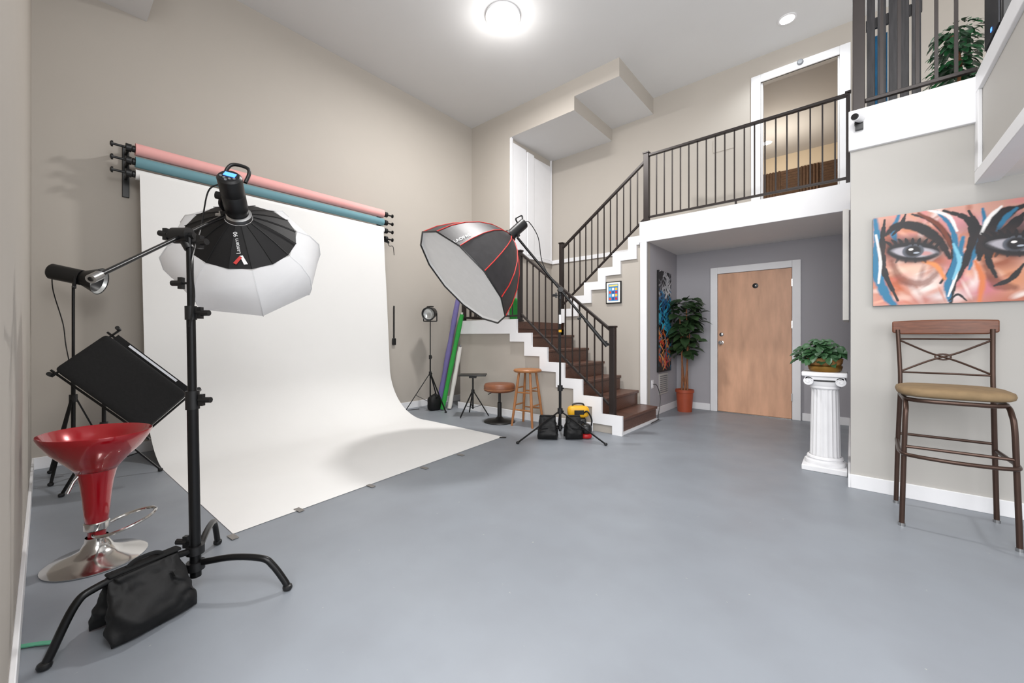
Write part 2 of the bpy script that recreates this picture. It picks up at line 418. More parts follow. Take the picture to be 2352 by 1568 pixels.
for j in range(7):
    uo.append((ux[j]-.03, uz[j]+.03))
    if j < 6: uo.append((ux[j+1]-.03, uz[j]+.03))
uo = uo[:-2]+[(ux[6]-.1, uz[5]+.03)]
ui = [(ux[6]-.1, uz[5]-.09)]
for j in range(5, 0, -1): ui += [(ux[j]+.09, uz[j]-.09), (ux[j]+.09, uz[j-1]-.09)]
ui += [(ux[0]+.09, uz[0]-.09), (ux[0]+.09, 1.325)]
s2 = thing('staircase', 'upper flight of steps with white stepped side, climbing from landing to balcony', 'stairs', (-2.8, 5.7, 1.32))
MB().prism([(x, YM-.028, z) for x, z in uo+ui], (0, .03, 0)).build('stringer', m_white, s2, flat=True)
for j in range(6):
    MB().box(ux[j]-.02, ux[j]+TU, YM+.1, YU-.002, uz[j]-.035, uz[j]).build('tread', m_tread, s2, bevel=.006)
for j in range(7):
    MB().box(ux[j]+.001, ux[j]+.02, YM+.1, YU-.002, (uz[j-1] if j else 1.32), uz[j]-.036).build('riser', m_tread, s2)
wp = [(ux[0]+.06, 0), (ux[0]+.06, uz[0])]
for j in range(1, 6):
    wp += [(ux[j]+.02, uz[j-1]), (ux[j]+.02, min(uz[j], 2.39))]
wp += [(-2.1, uz[5]), (-2.1, 0)]
struct('wall_stair', MB().prism([(x, YM+.003, z) for x, z in wp], (0, .09, 0)), m_wall)
# ------------------------------------------------------------ railings
def newel(t, x, y, z0, z1, w=.055):
    nb = MB().box(x-w/2, x+w/2, y-w/2, y+w/2, z0, z1-.02).build('newel_post', m_rail, t, bevel=.004)
    MB().box(x-w/2-.008, x+w/2+.008, y-w/2-.008, y+w/2+.008, z1-.02, z1).build('post_cap', m_rail, nb, bevel=.003)
    MB().box(x-w/2-.01, x+w/2+.01, y-w/2-.01, y+w/2+.01, z0, z0+.02).build('post_base', m_rail, nb, bevel=.003)
def rails(t, a, b, a2, b2, n, bw=.014):
    a, b, a2, b2 = V(a), V(b), V(a2), V(b2)
    MB().bar(a, b, .045, .03).build('top_rail', m_rail, t, bevel=.003)
    MB().bar(a2, b2, .03, .025).build('bottom_rail', m_rail, t, bevel=.003)
    for i in range(n):
        f = (i+1)/(n+1); p = a2.lerp(b2, f); q = a.lerp(b, f)
        MB().box(p.x-bw/2, p.x+bw/2, p.y-bw/2, p.y+bw/2, p.z, q.z).build('baluster', m_rail, t)
yl = YS+.06
r1 = thing('stair_railing', 'dark metal railing down the lower stair flight, ending at the bottom step', 'railing', (-2.1, yl, .19))
newel(r1, -2.09, yl, zs[0], 1.235, .065); newel(r1, -3.47, yl, 1.32, 2.3)
rails(r1, (-2.12, yl, 1.19), (-3.45, yl, 2.25), (-2.12, yl, .31), (-3.45, yl, 1.42), 12)
r2 = thing('landing_railing', 'dark metal railing along the stair landing behind the octagonal softbox', 'railing', (-4.0, yl, 1.32))
newel(r2, -4.6, yl, 1.32, 2.3)
rails(r2, (-3.5, yl, 2.26), (-4.575, yl, 2.26), (-3.5, yl, 1.40), (-4.575, yl, 1.40), 9)
rails(r2, (-4.6, yl+.03, 2.26), (-4.6, YC-.005, 2.26), (-4.6, yl+.03, 1.40), (-4.6, YC-.005, 1.40), 5)
yu = YM+.03
r3 = thing('stair_railing', 'dark metal railing sloping up beside the upper stair flight', 'railing', (-3.5, yu, 1.32))
newel(r3, -3.5, yu, 1.32, 2.6, .06)
rails(r3, (-3.47, yu, 2.52), (-2.15, yu, 3.50), (-3.47, yu, 1.62), (-2.15, yu, 2.72), 12)
r4 = thing('balcony_railing', 'dark metal railing along the balcony over the alcove', 'railing', (-1.0, yu, ZB))
newel(r4, -2.12, yu, ZB, 3.62, .07)
rails(r4, (-2.09, yu, 3.575), (-.02, yu, 3.585), (-2.09, yu, 2.735), (-.02, yu, 2.735), 19)
MB().box(-1.05, -1.03, yu-.01, yu+.01, ZB, 2.73).build('support_foot', m_rail, r4)
newel(r4, -.02, yu, ZB, 3.62, .034)
r5 = thing('loft_railing', 'dark metal railing of the loft at the upper right, before the plant', 'railing', (.3, YR+.04, 2.7))
yr = YR+.03
newel(r5, .045, yr, ZB, 4.0, .07)
rails(r5, (.08, yr, 3.7), (.62, yr, 3.7), (.08, yr, 2.84), (.62, yr, 2.84), 5, .018)
# ------------------------------------------------------------ painters
class Canvas:
    def __init__(s, w, h, nx, ny, col):
        s.w, s.h, s.nx, s.ny = w, h, nx, ny
        s.A, s.B = np.meshgrid(np.linspace(0, w, nx), np.linspace(0, h, ny))
        s.img = np.zeros((ny, nx, 3)); s.img[:] = lin(col)[:3]
    def mixin(s, m, col):
        s.img = s.img*(1-m[..., None])+np.array(lin(col)[:3])*m[..., None]
    def blob(s, c, rx, ry, col, soft=.5, rot=0, op=1.):
        dx, dy = s.A-c[0], s.B-c[1]; ca, sa = math.cos(rot), math.sin(rot)
        u, v = (dx*ca+dy*sa)/rx, (-dx*sa+dy*ca)/ry
        d = np.sqrt(u*u+v*v); s.mixin(np.clip((1+soft/2-d)/max(soft, 1e-3), 0, 1)*op, col)
    def stroke(s, pts, w, col, soft=.004, op=1., taper=False, ragged=0.):
        pts = [(p.x, p.y) for p in catmull([V((a, b, 0)) for a, b in pts], 6)]
        n = len(pts); m = np.zeros_like(s.A)
        for i in range(n-1):
            (x0, y0), (x1, y1) = pts[i], pts[i+1]; dx, dy = x1-x0, y1-y0; L = dx*dx+dy*dy+1e-12
            t = np.clip(((s.A-x0)*dx+(s.B-y0)*dy)/L, 0, 1); d = np.hypot(s.A-x0-t*dx, s.B-y0-t*dy)
            ww = w*(.12+.48*math.sin(PI*(i+.5)/(n-1))) if taper else w/2
            if ragged: ww = ww*(1+ragged*math.sin(i*1.9+x0*60))
            m = np.maximum(m, np.clip((ww+soft-d)/(soft), 0, 1))
        s.mixin(m*op, col)
    def rect(s, x0, x1, y0, y1, col):
        s.mixin(((s.A >= x0) & (s.A <= x1) & (s.B >= y0) & (s.B <= y1)).astype(float), col)
    def build(s, name, o, u, v, parent):
        o, u, v = V(o), V(u), V(v); w = WM[parent.name].translation
        o = o-w; nx, ny = s.nx, s.ny
        pts = np.array(o)+s.A[..., None]*np.array(u)+s.B[..., None]*np.array(v)
        idx = np.arange(nx*ny).reshape(ny, nx)
        f = np.stack([idx[:-1, :-1], idx[:-1, 1:], idx[1:, 1:], idx[1:, :-1]], -1).reshape(-1, 4)
        me = bpy.data.meshes.new(name); me.from_pydata(pts.reshape(-1, 3).tolist(), [], f.tolist())
        ca = me.color_attributes.new('Col', 'FLOAT_COLOR', 'POINT')
        ca.data.foreach_set('color', np.concatenate([s.img.reshape(-1, 3), np.ones((nx*ny, 1))], 1).astype(np.float32).ravel())
        me.materials.append(m_paint); ob = bpy.data.objects.new(name, me); C.objects.link(ob); ob.parent = parent
        WM[ob.name] = WM[parent.name]; return ob
# face painting on right wall
PX0, PZ0, PW, PH = .122, 1.333, 1.2, .625
pt = thing('canvas_painting', 'wide spray painted canvas of a face with two fierce eyes on the right wall', 'painting', (PX0+PW/2, YR, PZ0))
MB().box(PX0, PX0+PW, YR-.035, YR-.002, PZ0, PZ0+PH).build('canvas_frame', m_canvas_side, pt)
cv = Canvas(PW, PH, 480, 250, (204, 152, 136))
def q(px, py): p = onY(px, py, YR-.036); return (p.x-PX0, p.z-PZ0)
for (px, py, a, b, col, op) in [
    (2060, 650, .12, .1, (186, 90, 46), .9), (2130, 640, .09, .08, (236, 214, 206), .9), (2040, 560, .05, .12, (150, 72, 50), .85), (2180, 515, .13, .06, (206, 136, 144), .9),
    (2200, 620, .06, .14, (194, 108, 116), .9), (2170, 680, .12, .04, (226, 212, 212), .8), (2270, 570, .1, .1, (196, 108, 46), .95), (2310, 640, .12, .08, (208, 136, 94), .9),
    (2260, 660, .07, .07, (196, 110, 126), .9), (2340, 690, .15, .05, (176, 92, 64), .8), (2100, 525, .12, .03, (200, 126, 90), .9), (2350, 510, .2, .06, (80, 54, 68), .8), (2235, 640, .03, .06, (246, 236, 232), .8), (2150, 600, .05, .04, (166, 80, 52), .85), (2085, 620, .1, .035, (226, 190, 168), .9),
    (2150, 545, .05, .05, (150, 70, 38), .8), (2060, 690, .1, .03, (206, 122, 106), .8), (2300, 600, .06, .04, (140, 66, 36), .8), (2120, 690, .05, .03, (170, 84, 68), .7), (2255, 520, .04, .05, (226, 176, 186), .8)]:
    cv.blob(q(px, py), a, b, col, 1.2, 0, op)
for k in range(6): cv.blob((.85+.07*k, .1+.07*(k % 4)), .09, .08, [(196, 108, 46), (212, 140, 100), (190, 104, 112)][k % 3], 1., 0, .8)
rnd = random.Random(21)
for k in range(150):     # loose sprayed dabs following the planes of the face
    x, y = rnd.uniform(0, PW), rnd.uniform(0, PH)
    c = rnd.choice([(226, 140, 80), (240, 216, 200), (150, 74, 46), (214, 120, 128), (190, 92, 44), (246, 238, 232), (120, 60, 50), (232, 176, 150)])
    an = rnd.uniform(-.9, .9)+(1.2 if .22 < x < .5 else -.3)
    cv.blob((x, y), rnd.uniform(.02, .06), rnd.uniform(.006, .018), c, 1.2, an, rnd.uniform(.25, .6))
S = lambda l, w, c, **k: cv.stroke([q(*p) for p in l], w, c, **{**dict(ragged=.22), **k})
BK = (20, 17, 22); TE = (28, 112, 150); WH = (244, 241, 238); BR = (110, 48, 26)
S([(2048, 600), (2070, 640), (2120, 650), (2160, 620)], .02, BR, soft=.02, op=.7, taper=True); S([(2262, 600), (2290, 650), (2330, 660)], .03, BR, soft=.02, op=.7, taper=True)
S([(2010, 505), (2016, 560), (2013, 620), (2036, 680), (2060, 705)], .034, TE, soft=.014, taper=True); S([(2032, 505), (2026, 560), (2030, 620), (2062, 690)], .026, BK, taper=True)
S([(2012, 540), (2022, 600), (2018, 650)], .006, WH, soft=.008, taper=True); S([(2064, 495), (2052, 530), (2058, 556)], .018, TE, soft=.01, taper=True)
S([(2080, 492), (2068, 520), (2050, 540)], .016, BK, taper=True)
S([(2034, 540), (2062, 518), (2110, 522), (2156, 552), (2182, 592)], .036, BK, taper=True, soft=.01)
S([(2095, 492), (2140, 507), (2183, 555), (2190, 605), (2160, 650)], .018, BK, taper=True, soft=.006)
S([(2110, 490), (2160, 520), (2186, 570)], .012, BR, taper=True, soft=.01)
S([(2152, 486), (2185, 522), (2196, 578), (2183, 625)], .014, TE, soft=.008, taper=True); S([(2168, 484), (2222, 503), (2236, 548), (2213, 606), (2190, 650), (2183, 700)], .030, BK, taper=True, soft=.006)
S([(2212, 545), (2199, 600), (2178, 650), (2180, 690)], .024, TE, soft=.010, taper=True); S([(2207, 590), (2193, 640), (2178, 680)], .006, WH, soft=.006, taper=True)
S([(2190, 560), (2204, 600), (2190, 640)], .010, (120, 190, 214), soft=.008, taper=True)
S([(2225, 484), (2248, 530), (2235, 585)], .020, BK, taper=True); S([(2257, 479), (2262, 520), (2242, 575), (2226, 618)], .014, TE, soft=.008, taper=True)
S([(2352, 472), (2302, 494), (2264, 542), (2248, 596)], .052, BK, taper=True, soft=.008); S([(2300, 474), (2272, 500), (2254, 536)], .010, WH, soft=.008, taper=True)
S([(2330, 505), (2292, 542), (2270, 590), (2288, 636)], .024, BK, taper=True, soft=.006); S([(2352, 606), (2322, 640), (2284, 656)], .018, BK, taper=True, soft=.006)
S([(2335, 478), (2310, 500), (2290, 530)], .014, TE, soft=.008, taper=True); S([(2352, 490), (2325, 520), (2300, 560)], .036, BK, taper=True)
S([(2130, 482), (2178, 496), (2198, 530)], .007, WH, soft=.008, taper=True); S([(2180, 690), (2200, 676), (2220, 690)], .008, BK, taper=True)
S([(2120, 600), (2150, 610), (2170, 640)], .010, (226, 140, 80), soft=.012, taper=True); S([(2240, 600), (2256, 640), (2250, 690)], .012, (214, 120, 70), soft=.014, taper=True)
def eye(cx, cy, k=1.):
    c = q(cx, cy); rt = -.20
    cv.blob((c[0]-.005, c[1]+.016), .140*k, .080*k, (46, 30, 30), .6, rt, .92)
    cv.blob(c, .126*k, .058*k, BK, .16, rt); cv.blob((c[0]+.004, c[1]-.007), .104*k, .034*k, (176, 172, 180), .3, rt)
    cv.blob((c[0]+.06, c[1]-.022), .03, .014, (206, 130, 120), .8, rt, .7)
    cv.blob((c[0], c[1]+.002), .050*k, .044*k, (84, 88, 98), .15); cv.blob((c[0], c[1]+.002), .036*k, .034*k, BK, .35)
    cv.blob((c[0]-.010, c[1]+.014), .012, .008, WH, .3); cv.blob((c[0]+.016, c[1]-.012), .014, .006, (170, 178, 190), .5)
    for j in range(9):
        u = -.105+.026*j; b = c[1]+.054*math.sqrt(max(0, 1-(u/.135)**2))-.2*u
        cv.stroke([(c[0]+u, b-.012), (c[0]+u*1.12, b+.014), (c[0]+u*1.34, b+.034)], .011, BK, soft=.004, taper=True)
    cv.stroke([(c[0]-.12, c[1]+.01), (c[0]-.05, c[1]-.045), (c[0]+.04, c[1]-.06), (c[0]+.11, c[1]-.035)], .02, BK, soft=.012, taper=True, op=.85)
    for j in range(4):
        u = -.07+.04*j; cv.stroke([(c[0]+u, c[1]-.045-.12*u), (c[0]+u*1.2, c[1]-.075-.12*u)], .007, BK, soft=.006, taper=True, op=.8)
eye(2097, 577, 1.05); eye(2335, 560, 1.12)
cv.build('painted_canvas', (PX0, YR-.0365, PZ0), (1, 0, 0), (0, 0, 1), pt)
# narrow artwork in the alcove
na = thing('canvas_painting', 'tall narrow dark canvas with blue and orange swirls beside the fig tree', 'painting', (-2.1, 5.9, .6))
MB().box(-2.098, -2.07, 5.64, 6.15, .6, 2.055).build('canvas_frame', m_black, na)
cv = Canvas(.51, 1.455, 110, 300, (22, 22, 26))
rnd = random.Random(3)
for k in range(110):
    y = rnd.uniform(0, 1.45); x = rnd.uniform(0, .5)
    col = rnd.choice([(40, 150, 190), (60, 170, 200), (30, 100, 150)]) if y > .5 else rnd.choice([(206, 100, 50), (190, 60, 50), (220, 150, 90), (60, 120, 150)])
    if y > 1.0: col = rnd.choice([(170, 172, 176), (110, 112, 118), (210, 210, 212)])
    cv.stroke([(x, y), (x+rnd.uniform(-.1, .1), y+.06), (x+rnd.uniform(-.16, .16), y+.12), (x+rnd.uniform(-.1, .1), y+.2)], rnd.uniform(.012, .034), col, taper=True)
cv.build('painted_canvas', (-2.0695, 5.64, .6), (0, 1, 0), (0, 0, 1), na)
ec = thing('canvas_painting', 'pale canvas seen edge-on at the alcove entrance above the pedestal', 'painting', (-.03, 4.6, 1.25))
MB().box(-.05, -.012, 4.27, 5.0, 1.25, 2.16).build('canvas_frame', m_canvas_w, ec)
cv = Canvas(.73, .91, 60, 70, (226, 222, 222))
for k in range(14): cv.blob((rnd.uniform(0, .73), rnd.uniform(0, .9)), .09, .06, rnd.choice([(170, 150, 150), (120, 120, 130), (200, 160, 150)]), .8, rnd.random(), .6)
cv.build('painted_canvas', (-.0505, 5.0, 1.25), (0, -1, 0), (0, 0, 1), ec)
pa, pb = onY(1393, 648, YM), onY(1428, 696, YM)
po = thing('framed_poster', 'small black framed poster with coloured panels under the upper stair flight', 'poster', (pa.x, YM, pb.z))
MB().box(pa.x, pb.x, YM-.022, YM+.001, pb.z, pa.z).build('poster_frame', m_black, po, bevel=.003)
pw, ph_ = pb.x-pa.x, pa.z-pb.z
cv = Canvas(pw-.03, ph_-.03, 60, 84, (236, 236, 230)); w_, h_ = cv.w, cv.h
cv.rect(.12*w_, .88*w_, .08*h_, .92*h_, (60, 130, 190))
cols = [(226, 90, 50), (240, 190, 60), (40, 80, 150), (120, 190, 220), (200, 50, 60), (240, 240, 240)]
for i in range(3):
    for j in range(4): cv.rect((.17+.23*i)*w_, (.34+.23*i)*w_, (.13+.16*j)*h_, (.25+.16*j)*h_, cols[(i*2+j*3) % 6])
cv.rect(.17*w_, .82*w_, .80*h_, .88*h_, (240, 215, 120))
cv.build('print', (pa.x+.015, YM-.0225, pb.z+.015), (1, 0, 0), (0, 0, 1), po)
# ------------------------------------------------------------ fixtures
lc = onZ(1155, 35, ZC)
cl = thing('ceiling_light', 'round flush ceiling lamp glowing in the middle of the high ceiling', 'light', (lc.x, lc.y, ZC))
MB().lathe([(0, 0), (.2, 0), (.2, -.03), (.17, -.035)], 32, Matrix.Translation((lc.x, lc.y, ZC))).build('lamp_base', m_white, cl)
MB().lathe([(.18, -.03), (.185, -.06), (.16, -.1), (.1, -.125), (0, -.135)], 32, Matrix.Translation((lc.x, lc.y, ZC))).build('lamp_dome', m_lampe, cl)
def recessed(px, py, zc, label):
    p = onZ(px, py, zc); t = thing('recessed_light', label, 'light', (p.x, p.y, zc))
    MB().lathe([(.075, -.002), (.095, -.002), (.095, -.008), (.075, -.01), (.075, -.002)], 24, Matrix.Translation((p.x, p.y, zc))).build('trim_ring', m_white, t)
    MB().lathe([(0, -.006), (.074, -.006), (.074, -.002), (0, -.002)], 24, Matrix.Translation((p.x, p.y, zc))).build('lamp_lens', m_lampe, t)
    return p
rl = recessed(1808, 43, ZC, 'small round recessed ceiling light above the balcony')
rl2 = recessed(1760, 328, 4.7, 'small recessed ceiling light inside the upper room, seen through the doorway')
sp = onY(1838, 143, YU-.02)
tag(MB().lathe([(0, 0), (.035, 0), (.035, .015), (.025, .025), (0, .027)], 20, frame(sp, (0, -1, 0))).build('smoke_detector', m_grey, origin=sp), 'small round sensor on the white casing over the upper doorway', 'detector')
scp = V((.045, YR-.03, 2.66))
sc = thing('security_camera', 'small white security camera at the corner of the loft fascia', 'camera', scp)
MB().cyl(scp, scp+V((0, -.03, 0)), .025).cyl(scp+V((0, -.03, 0)), scp+V((-.01, -.05, .01)), .01).build('mount', m_black, sc)
MB().cyl(scp+V((.01, -.035, .02)), scp+V((-.02, -.12, .01)), .026, 18).build('camera_body', m_white, sc)
MB().cyl(scp+V((-.02, -.12, .01)), scp+V((-.025, -.132, .008)), .021, 18).build('lens', m_black, sc)
MB().box(scp.x-.02, scp.x+.025, scp.y-.04, scp.y-.005, scp.z-.05, scp.z-.018).build('junction_box', m_black, sc)
va, vb = onX(1513, 860, -2.1), onX(1533, 905, -2.1)
vt = thing('wall_vent', 'white louvred air vent low on the alcove wall beside the fig pot', 'vent', (-2.1, va.y, vb.z))
MB().box(-2.099, -2.092, va.y, vb.y, .27, .57).build('vent_frame', m_wallr, vt, bevel=.002)
g = MB()
for k in range(9): g.box(-2.092, -2.088, va.y+.03, vb.y-.03, .295+.029*k, .308+.029*k)
g.build('louvres', m_grey, vt)
def outlet(px, py, label, plane, val, kk=1.):
    p = onY(px, py, val) if plane == 'y' else onX(px, py, val)
    n = V((0, -1, 0)) if plane == 'y' else V((1, 0, 0)); s = V((1, 0, 0)) if plane == 'y' else V((0, 1, 0))
    t = thing('wall_outlet', label, 'outlet', p)
    MB().obox(p+n*.004, n*.003, s*.036*kk, zv*.058*kk).build('cover_plate', m_white, t, bevel=.002)
    for dz in (-.022, .022): MB().obox(p+n*.008+zv*dz*kk, n*.002, s*.016*kk, zv*.014*kk).build('socket', m_white, t)
    return p
op = outlet(1498, 882, 'white wall outlet with a black plug on the alcove corner', 'x', -2.1)
outlet(2172, 752, 'white outlet plate on the right wall behind the bar chair back', 'y', YR, .8)
pc = V((-2.085, op.y, op.z))
cbl = MB().tube(catmull([pc, pc+V((.05, .01, -.02)), pc+V((.08, .05, -.2)), V((-2.0, 5.42, .012)), V((-1.95, 5.30, .01)), V((-1.93, 5.0, .01))]), .005, 6)
tag(cbl.build('power_cable', m_black, origin=pc), 'black cable drooping from the alcove outlet past the bottom step', 'cable')
# ------------------------------------------------------------ backdrop system
XR = -5.0; ZP = (2.83, 2.715, 2.60); Y0, Y1 = .54, 3.08
def roll(name, label, z, mat, rad):
    t = thing(name, label, 'backdrop roll' if name != 'paper_backdrop' else 'backdrop', (XR, Y0, z))
    MB().cyl((XR, Y0, z), (XR, Y1, z), rad, 28).build('paper_roll', mat, t)
    for y, s in ((Y0, -1), (Y1, 1)):
        MB().cyl((XR, y+s*.001, z), (XR, y+s*.02, z), .03, 18).build('spindle', m_black, t)
    return t
roll('backdrop_roll', 'long pink paper backdrop roll, topmost of the three on the wall', ZP[0], m_pink, .055)
roll('backdrop_roll', 'long teal paper backdrop roll between the pink and white rolls', ZP[1], m_teal, .048)
wb = roll('paper_backdrop', 'white seamless paper backdrop hanging from its roll and sweeping over the floor', ZP[2], m_paper, .046)
prof = []
xh = XR+.047; R = .62
for k in range(14): prof.append((xh, ZP[2]-(ZP[2]-R)*k/14))
for k in range(17):
    a = PI/2*k/16; prof.append((xh+R*(1-math.cos(a)), R*(1-math.sin(a))+.003))
nfl = 18; xf0 = xh+R
g = MB(); rows = []; ncol = 24
tot = len(prof)+nfl
for i in range(tot):
    f = i/(tot-1); row = []
    for j in range(ncol+1):
        t = j/ncol; ya = .565+(.69-.565)*f; yb = 3.06+(3.29-3.06)*min(1, f*1.5)
        y = ya+(yb-ya)*t
        if i < len(prof): x, z = prof[i]
        else:
            ff = (i-len(prof)+1)/nfl; xe = -2.655+(-2.937+2.655)*t; x = xf0+(xe-xf0)*ff; z = .003
        if i > 4 and z > .1: x += .004*math.sin(6*t*PI+i*.2)
        row.append(g.bm.verts.new((x, y, z)))
    rows.append(row)
for a, b in zip(rows, rows[1:]):
    for j in range(ncol): g.bm.faces.new([a[j], a[j+1], b[j+1], b[j]])
g.build('paper_sheet', m_paper, wb, smooth=80)
def bracket(y, s, label, n):
    t = thing('wall_bracket', label, 'bracket', (XL, y, 2.6))
    MB().box(XL+.002, XL+.02, y-.025, y+.025, 2.42, 2.9).build('back_plate', m_black, t, bevel=.004)
    for k in range(n):
        z = (2.83, 2.715, 2.60, 2.49)[k]
        a = MB().bar((XL+.02, y, z), (XR, y, z), .02, .035).cyl((XR, y-.02, z), (XR, y+.02, z), .036, 16).build('arm', m_black, t, bevel=.003)
        MB().cyl((XR, y+s*.02, z), (XR, y+s*.11, z), .011, 10).lathe([(0, 0), (.026, 0), (.026, .012), (.012, .02), (0, .02)], 14, frame((XR, y+s*.1, z), (0, s, 0))).build('peg', m_black, a)
bracket(Y0-.045, -1, 'black wall bracket with pegs at the left end of the backdrop rolls', 3)
bracket(Y1+.045, 1, 'black wall bracket with pegs at the right end of the backdrop rolls', 4)
kp = V((XR, Y1+.16, 2.40))
kc = thing('spring_clamp', 'small black clamp dangling below the right roll bracket', 'clamp', kp)
MB().tube(catmull([kp+V((0, -.1, .07)), kp+V((0, -.06, .0)), kp, kp+V((0, .02, -.12))]), .005, 6).build('cord', m_black, kc)
for z0_, z1_ in ((.06, .04), (.1, .05)): MB().bar(kp+V((0, -.2, z0_)), kp+V((0, -.06, z1_)), .014, .018).build('jaw', m_black, kc, bevel=.003)
hp0 = onX(905, 702, XL+.015); hp1 = onX(905, 792, XL+.02)
hr = thing('remote_control', 'small black remote hanging on a strap on the wall right of the backdrop', 'remote', hp1)
MB().bar(hp0, V((hp0.x, hp0.y, hp1.z+.1)), .02, .006, (1, 0, 0)).build('strap', m_black, hr)
MB().box(hp1.x-.012, hp1.x+.014, hp1.y-.028, hp1.y+.028, hp1.z, hp1.z+.1).build('remote_body', m_black, hr, bevel=.006)
wp_ = [onX(880, 690, XL+.008), onX(884, 800, XL+.008), onX(892, 870, XL+.008), onX(908, 925, XL+.03), V((XL+.05, 3.42, .008)), V((XL+.2, 3.7, .008))]
tag(MB().tube(catmull(wp_), .004, 6).build('power_cable', m_black, origin=wp_[0]), 'thin black cable running down the wall right of the white backdrop', 'cable')
for (px, py, lab, rot) in ((535, 1232, 'grey tape strip at the backdrop corner nearest the lantern stand', .1), (687, 1170, 'grey tape strip on the backdrop front edge, second from the lantern stand', .1), (852, 1115, 'grey tape strip on the backdrop front edge, third from the lantern stand', .1),
                      (975, 1074, 'grey tape strip on the backdrop front edge, third from its far corner', .1), (1058, 1044, 'grey tape strip on the backdrop front edge, second from its far corner', .1), (1155, 1004, 'dark tape strip at the far corner of the backdrop', .6)):
    p = onZ(px, py, .005); ca, sa = math.cos(rot), math.sin(rot)
    tag(MB().obox(p, V((ca*.036, sa*.036, 0)), V((-sa*.017, ca*.017, 0)), (0, 0, .0012)).build('tape_strip', m_tape if px < 1100 else m_black, origin=p), lab, 'tape', 'tape strips holding the white backdrop')
# ------------------------------------------------------------ stands
def knob(mb, p, d, L=.045, r=.013):
    d = V(d).normalized(); p = V(p); mb.cyl(p, p+d*L*.5, .005, 8); mb.bar(p+d*L*.5-zv*r*1.4, p+d*L*.5+zv*r*1.4, r, r, d); mb.cyl(p+d*L*.4, p+d*L, r*.7, 8)
    return mb
def light_stand(label, x, y, ztop, R, ang, collar, name='light_stand', r=.013):
    t = thing(name, label, 'light stand', (x, y, 0))
    MB().cyl((x, y, .08), (x, y, collar+.25), r, 12).cyl((x, y, collar+.25), (x, y, ztop), r*.72, 12).build('column', m_bmetal, t)
    for z in (collar, collar+.25): MB().cyl((x, y, z-.03), (x, y, z+.03), r*1.9, 12).build('collar', m_black, t)
    MB().cyl((x, y, .1), (x, y, .14), r*1.7, 12).build('collar', m_black, t)
    for z in (collar, collar+.25): knob(MB(), (x, y, z), rv*.7-dv*.7).build('knob', m_black, t)
    for k in range(3):
        a = ang+2*PI*k/3; f = V((x+R*math.cos(a), y+R*math.sin(a), .014)); c = V((x+r*1.4*math.cos(a), y+r*1.4*math.sin(a), collar-.01))
        l = MB().bar(c, f, .016, .011).build('leg', m_bmetal, t)
        MB().sell(f, (.018, 0, 0), (0, .018, 0), (0, 0, .013), .7, 1, 10, 6).build('rubber_foot', m_black, l)
        m_ = c.lerp(f, .58); MB().bar((x+r*math.cos(a), y+r*math.sin(a), .12), m_, .01, .007).build('brace', m_bmetal, t)
    return t
# boom stand in front
cs = thing('boom_stand', 'black three-legged stand with boom arm holding the round lantern softbox', 'light stand', (-2.18, .43, 0))
cb = V((-2.18, .43, 0)); tilt = rv*-.03
def col(z): return cb+zv*z+tilt*(z/1.6)
MB().tube([col(.07), col(.85)], .021, 16).build('lower_column', m_bmetal, cs)
MB().tube([col(.85), col(1.22)], .0165, 14).build('middle_column', m_bmetal, cs)
MB().tube([col(1.22), col(1.56)], .013, 14).build('upper_column', m_bmetal, cs)
for a, b, r in ((.80, .88, .026), (1.19, 1.25, .022), (.10, .135, .034), (.17, .205, .034)): MB().cyl(col(a), col(b), r, 16).build('collar', m_black, cs)
for z, d in ((1.35, -rv), (1.22, rv), (.22, -rv), (.84, rv)): knob(MB(), col(z), d, .08, .018).build('knob', m_black, cs)
for (f, zz) in ((V((-1.89, .694, .014)), .13), (V((-2.061, 0.0, .014)), .19), (V((-2.589, .603, .014)), .16)):
    h = V((f.x, f.y, 0))-cb; b = cb+zv*zz
    pts = catmull([b+h*.06, b+h*.4+zv*.02, b+h*.72+zv*.012, b+h*.84-zv*.02, V((f.x, f.y, .02))-h*.03+zv*.02, f], 6)
    l = MB().tube(pts, .0135, 12).build('leg', m_bmetal, cs)
    MB().sell(f, (.02, 0, 0), (0, .02, 0), (0, 0, .013), .7, 1, 12, 6).build('rubber_foot', m_black, l)
head = P(418, 541, 1.74); lan = P(525, 490, 2.2)
bd = lan-head
gh = MB().cyl(head-rv*.035, head+rv*.035, .034, 20).cyl(head-rv*.06, head+rv*.055, .014, 12).cyl(col(1.5), head, .02, 12).build('grip_head', m_black, cs)
knob(MB(), head+rv*.05-zv*.03, rv-dv*.2, .07, .02).build('grip_knob', m_black, gh); knob(MB(), head-rv*.04, -rv+zv*.2, .06, .018).build('grip_knob', m_black, gh)
MB().tube([head-bd*1.1, head+bd*.96], .008, 12).build('boom_arm', m_bmetal, cs)
MB().cyl(head-bd*1.1, head-bd*1.02, .014, 12).build('boom_end', m_silver, cs)
knob(MB(), head+bd*.92, -rv, .05, .014).build('knob', m_silver, cs)
MB().bar(head+bd*.9, head+bd*1.0, .04, .04).build('swivel_bracket', m_black, cs)
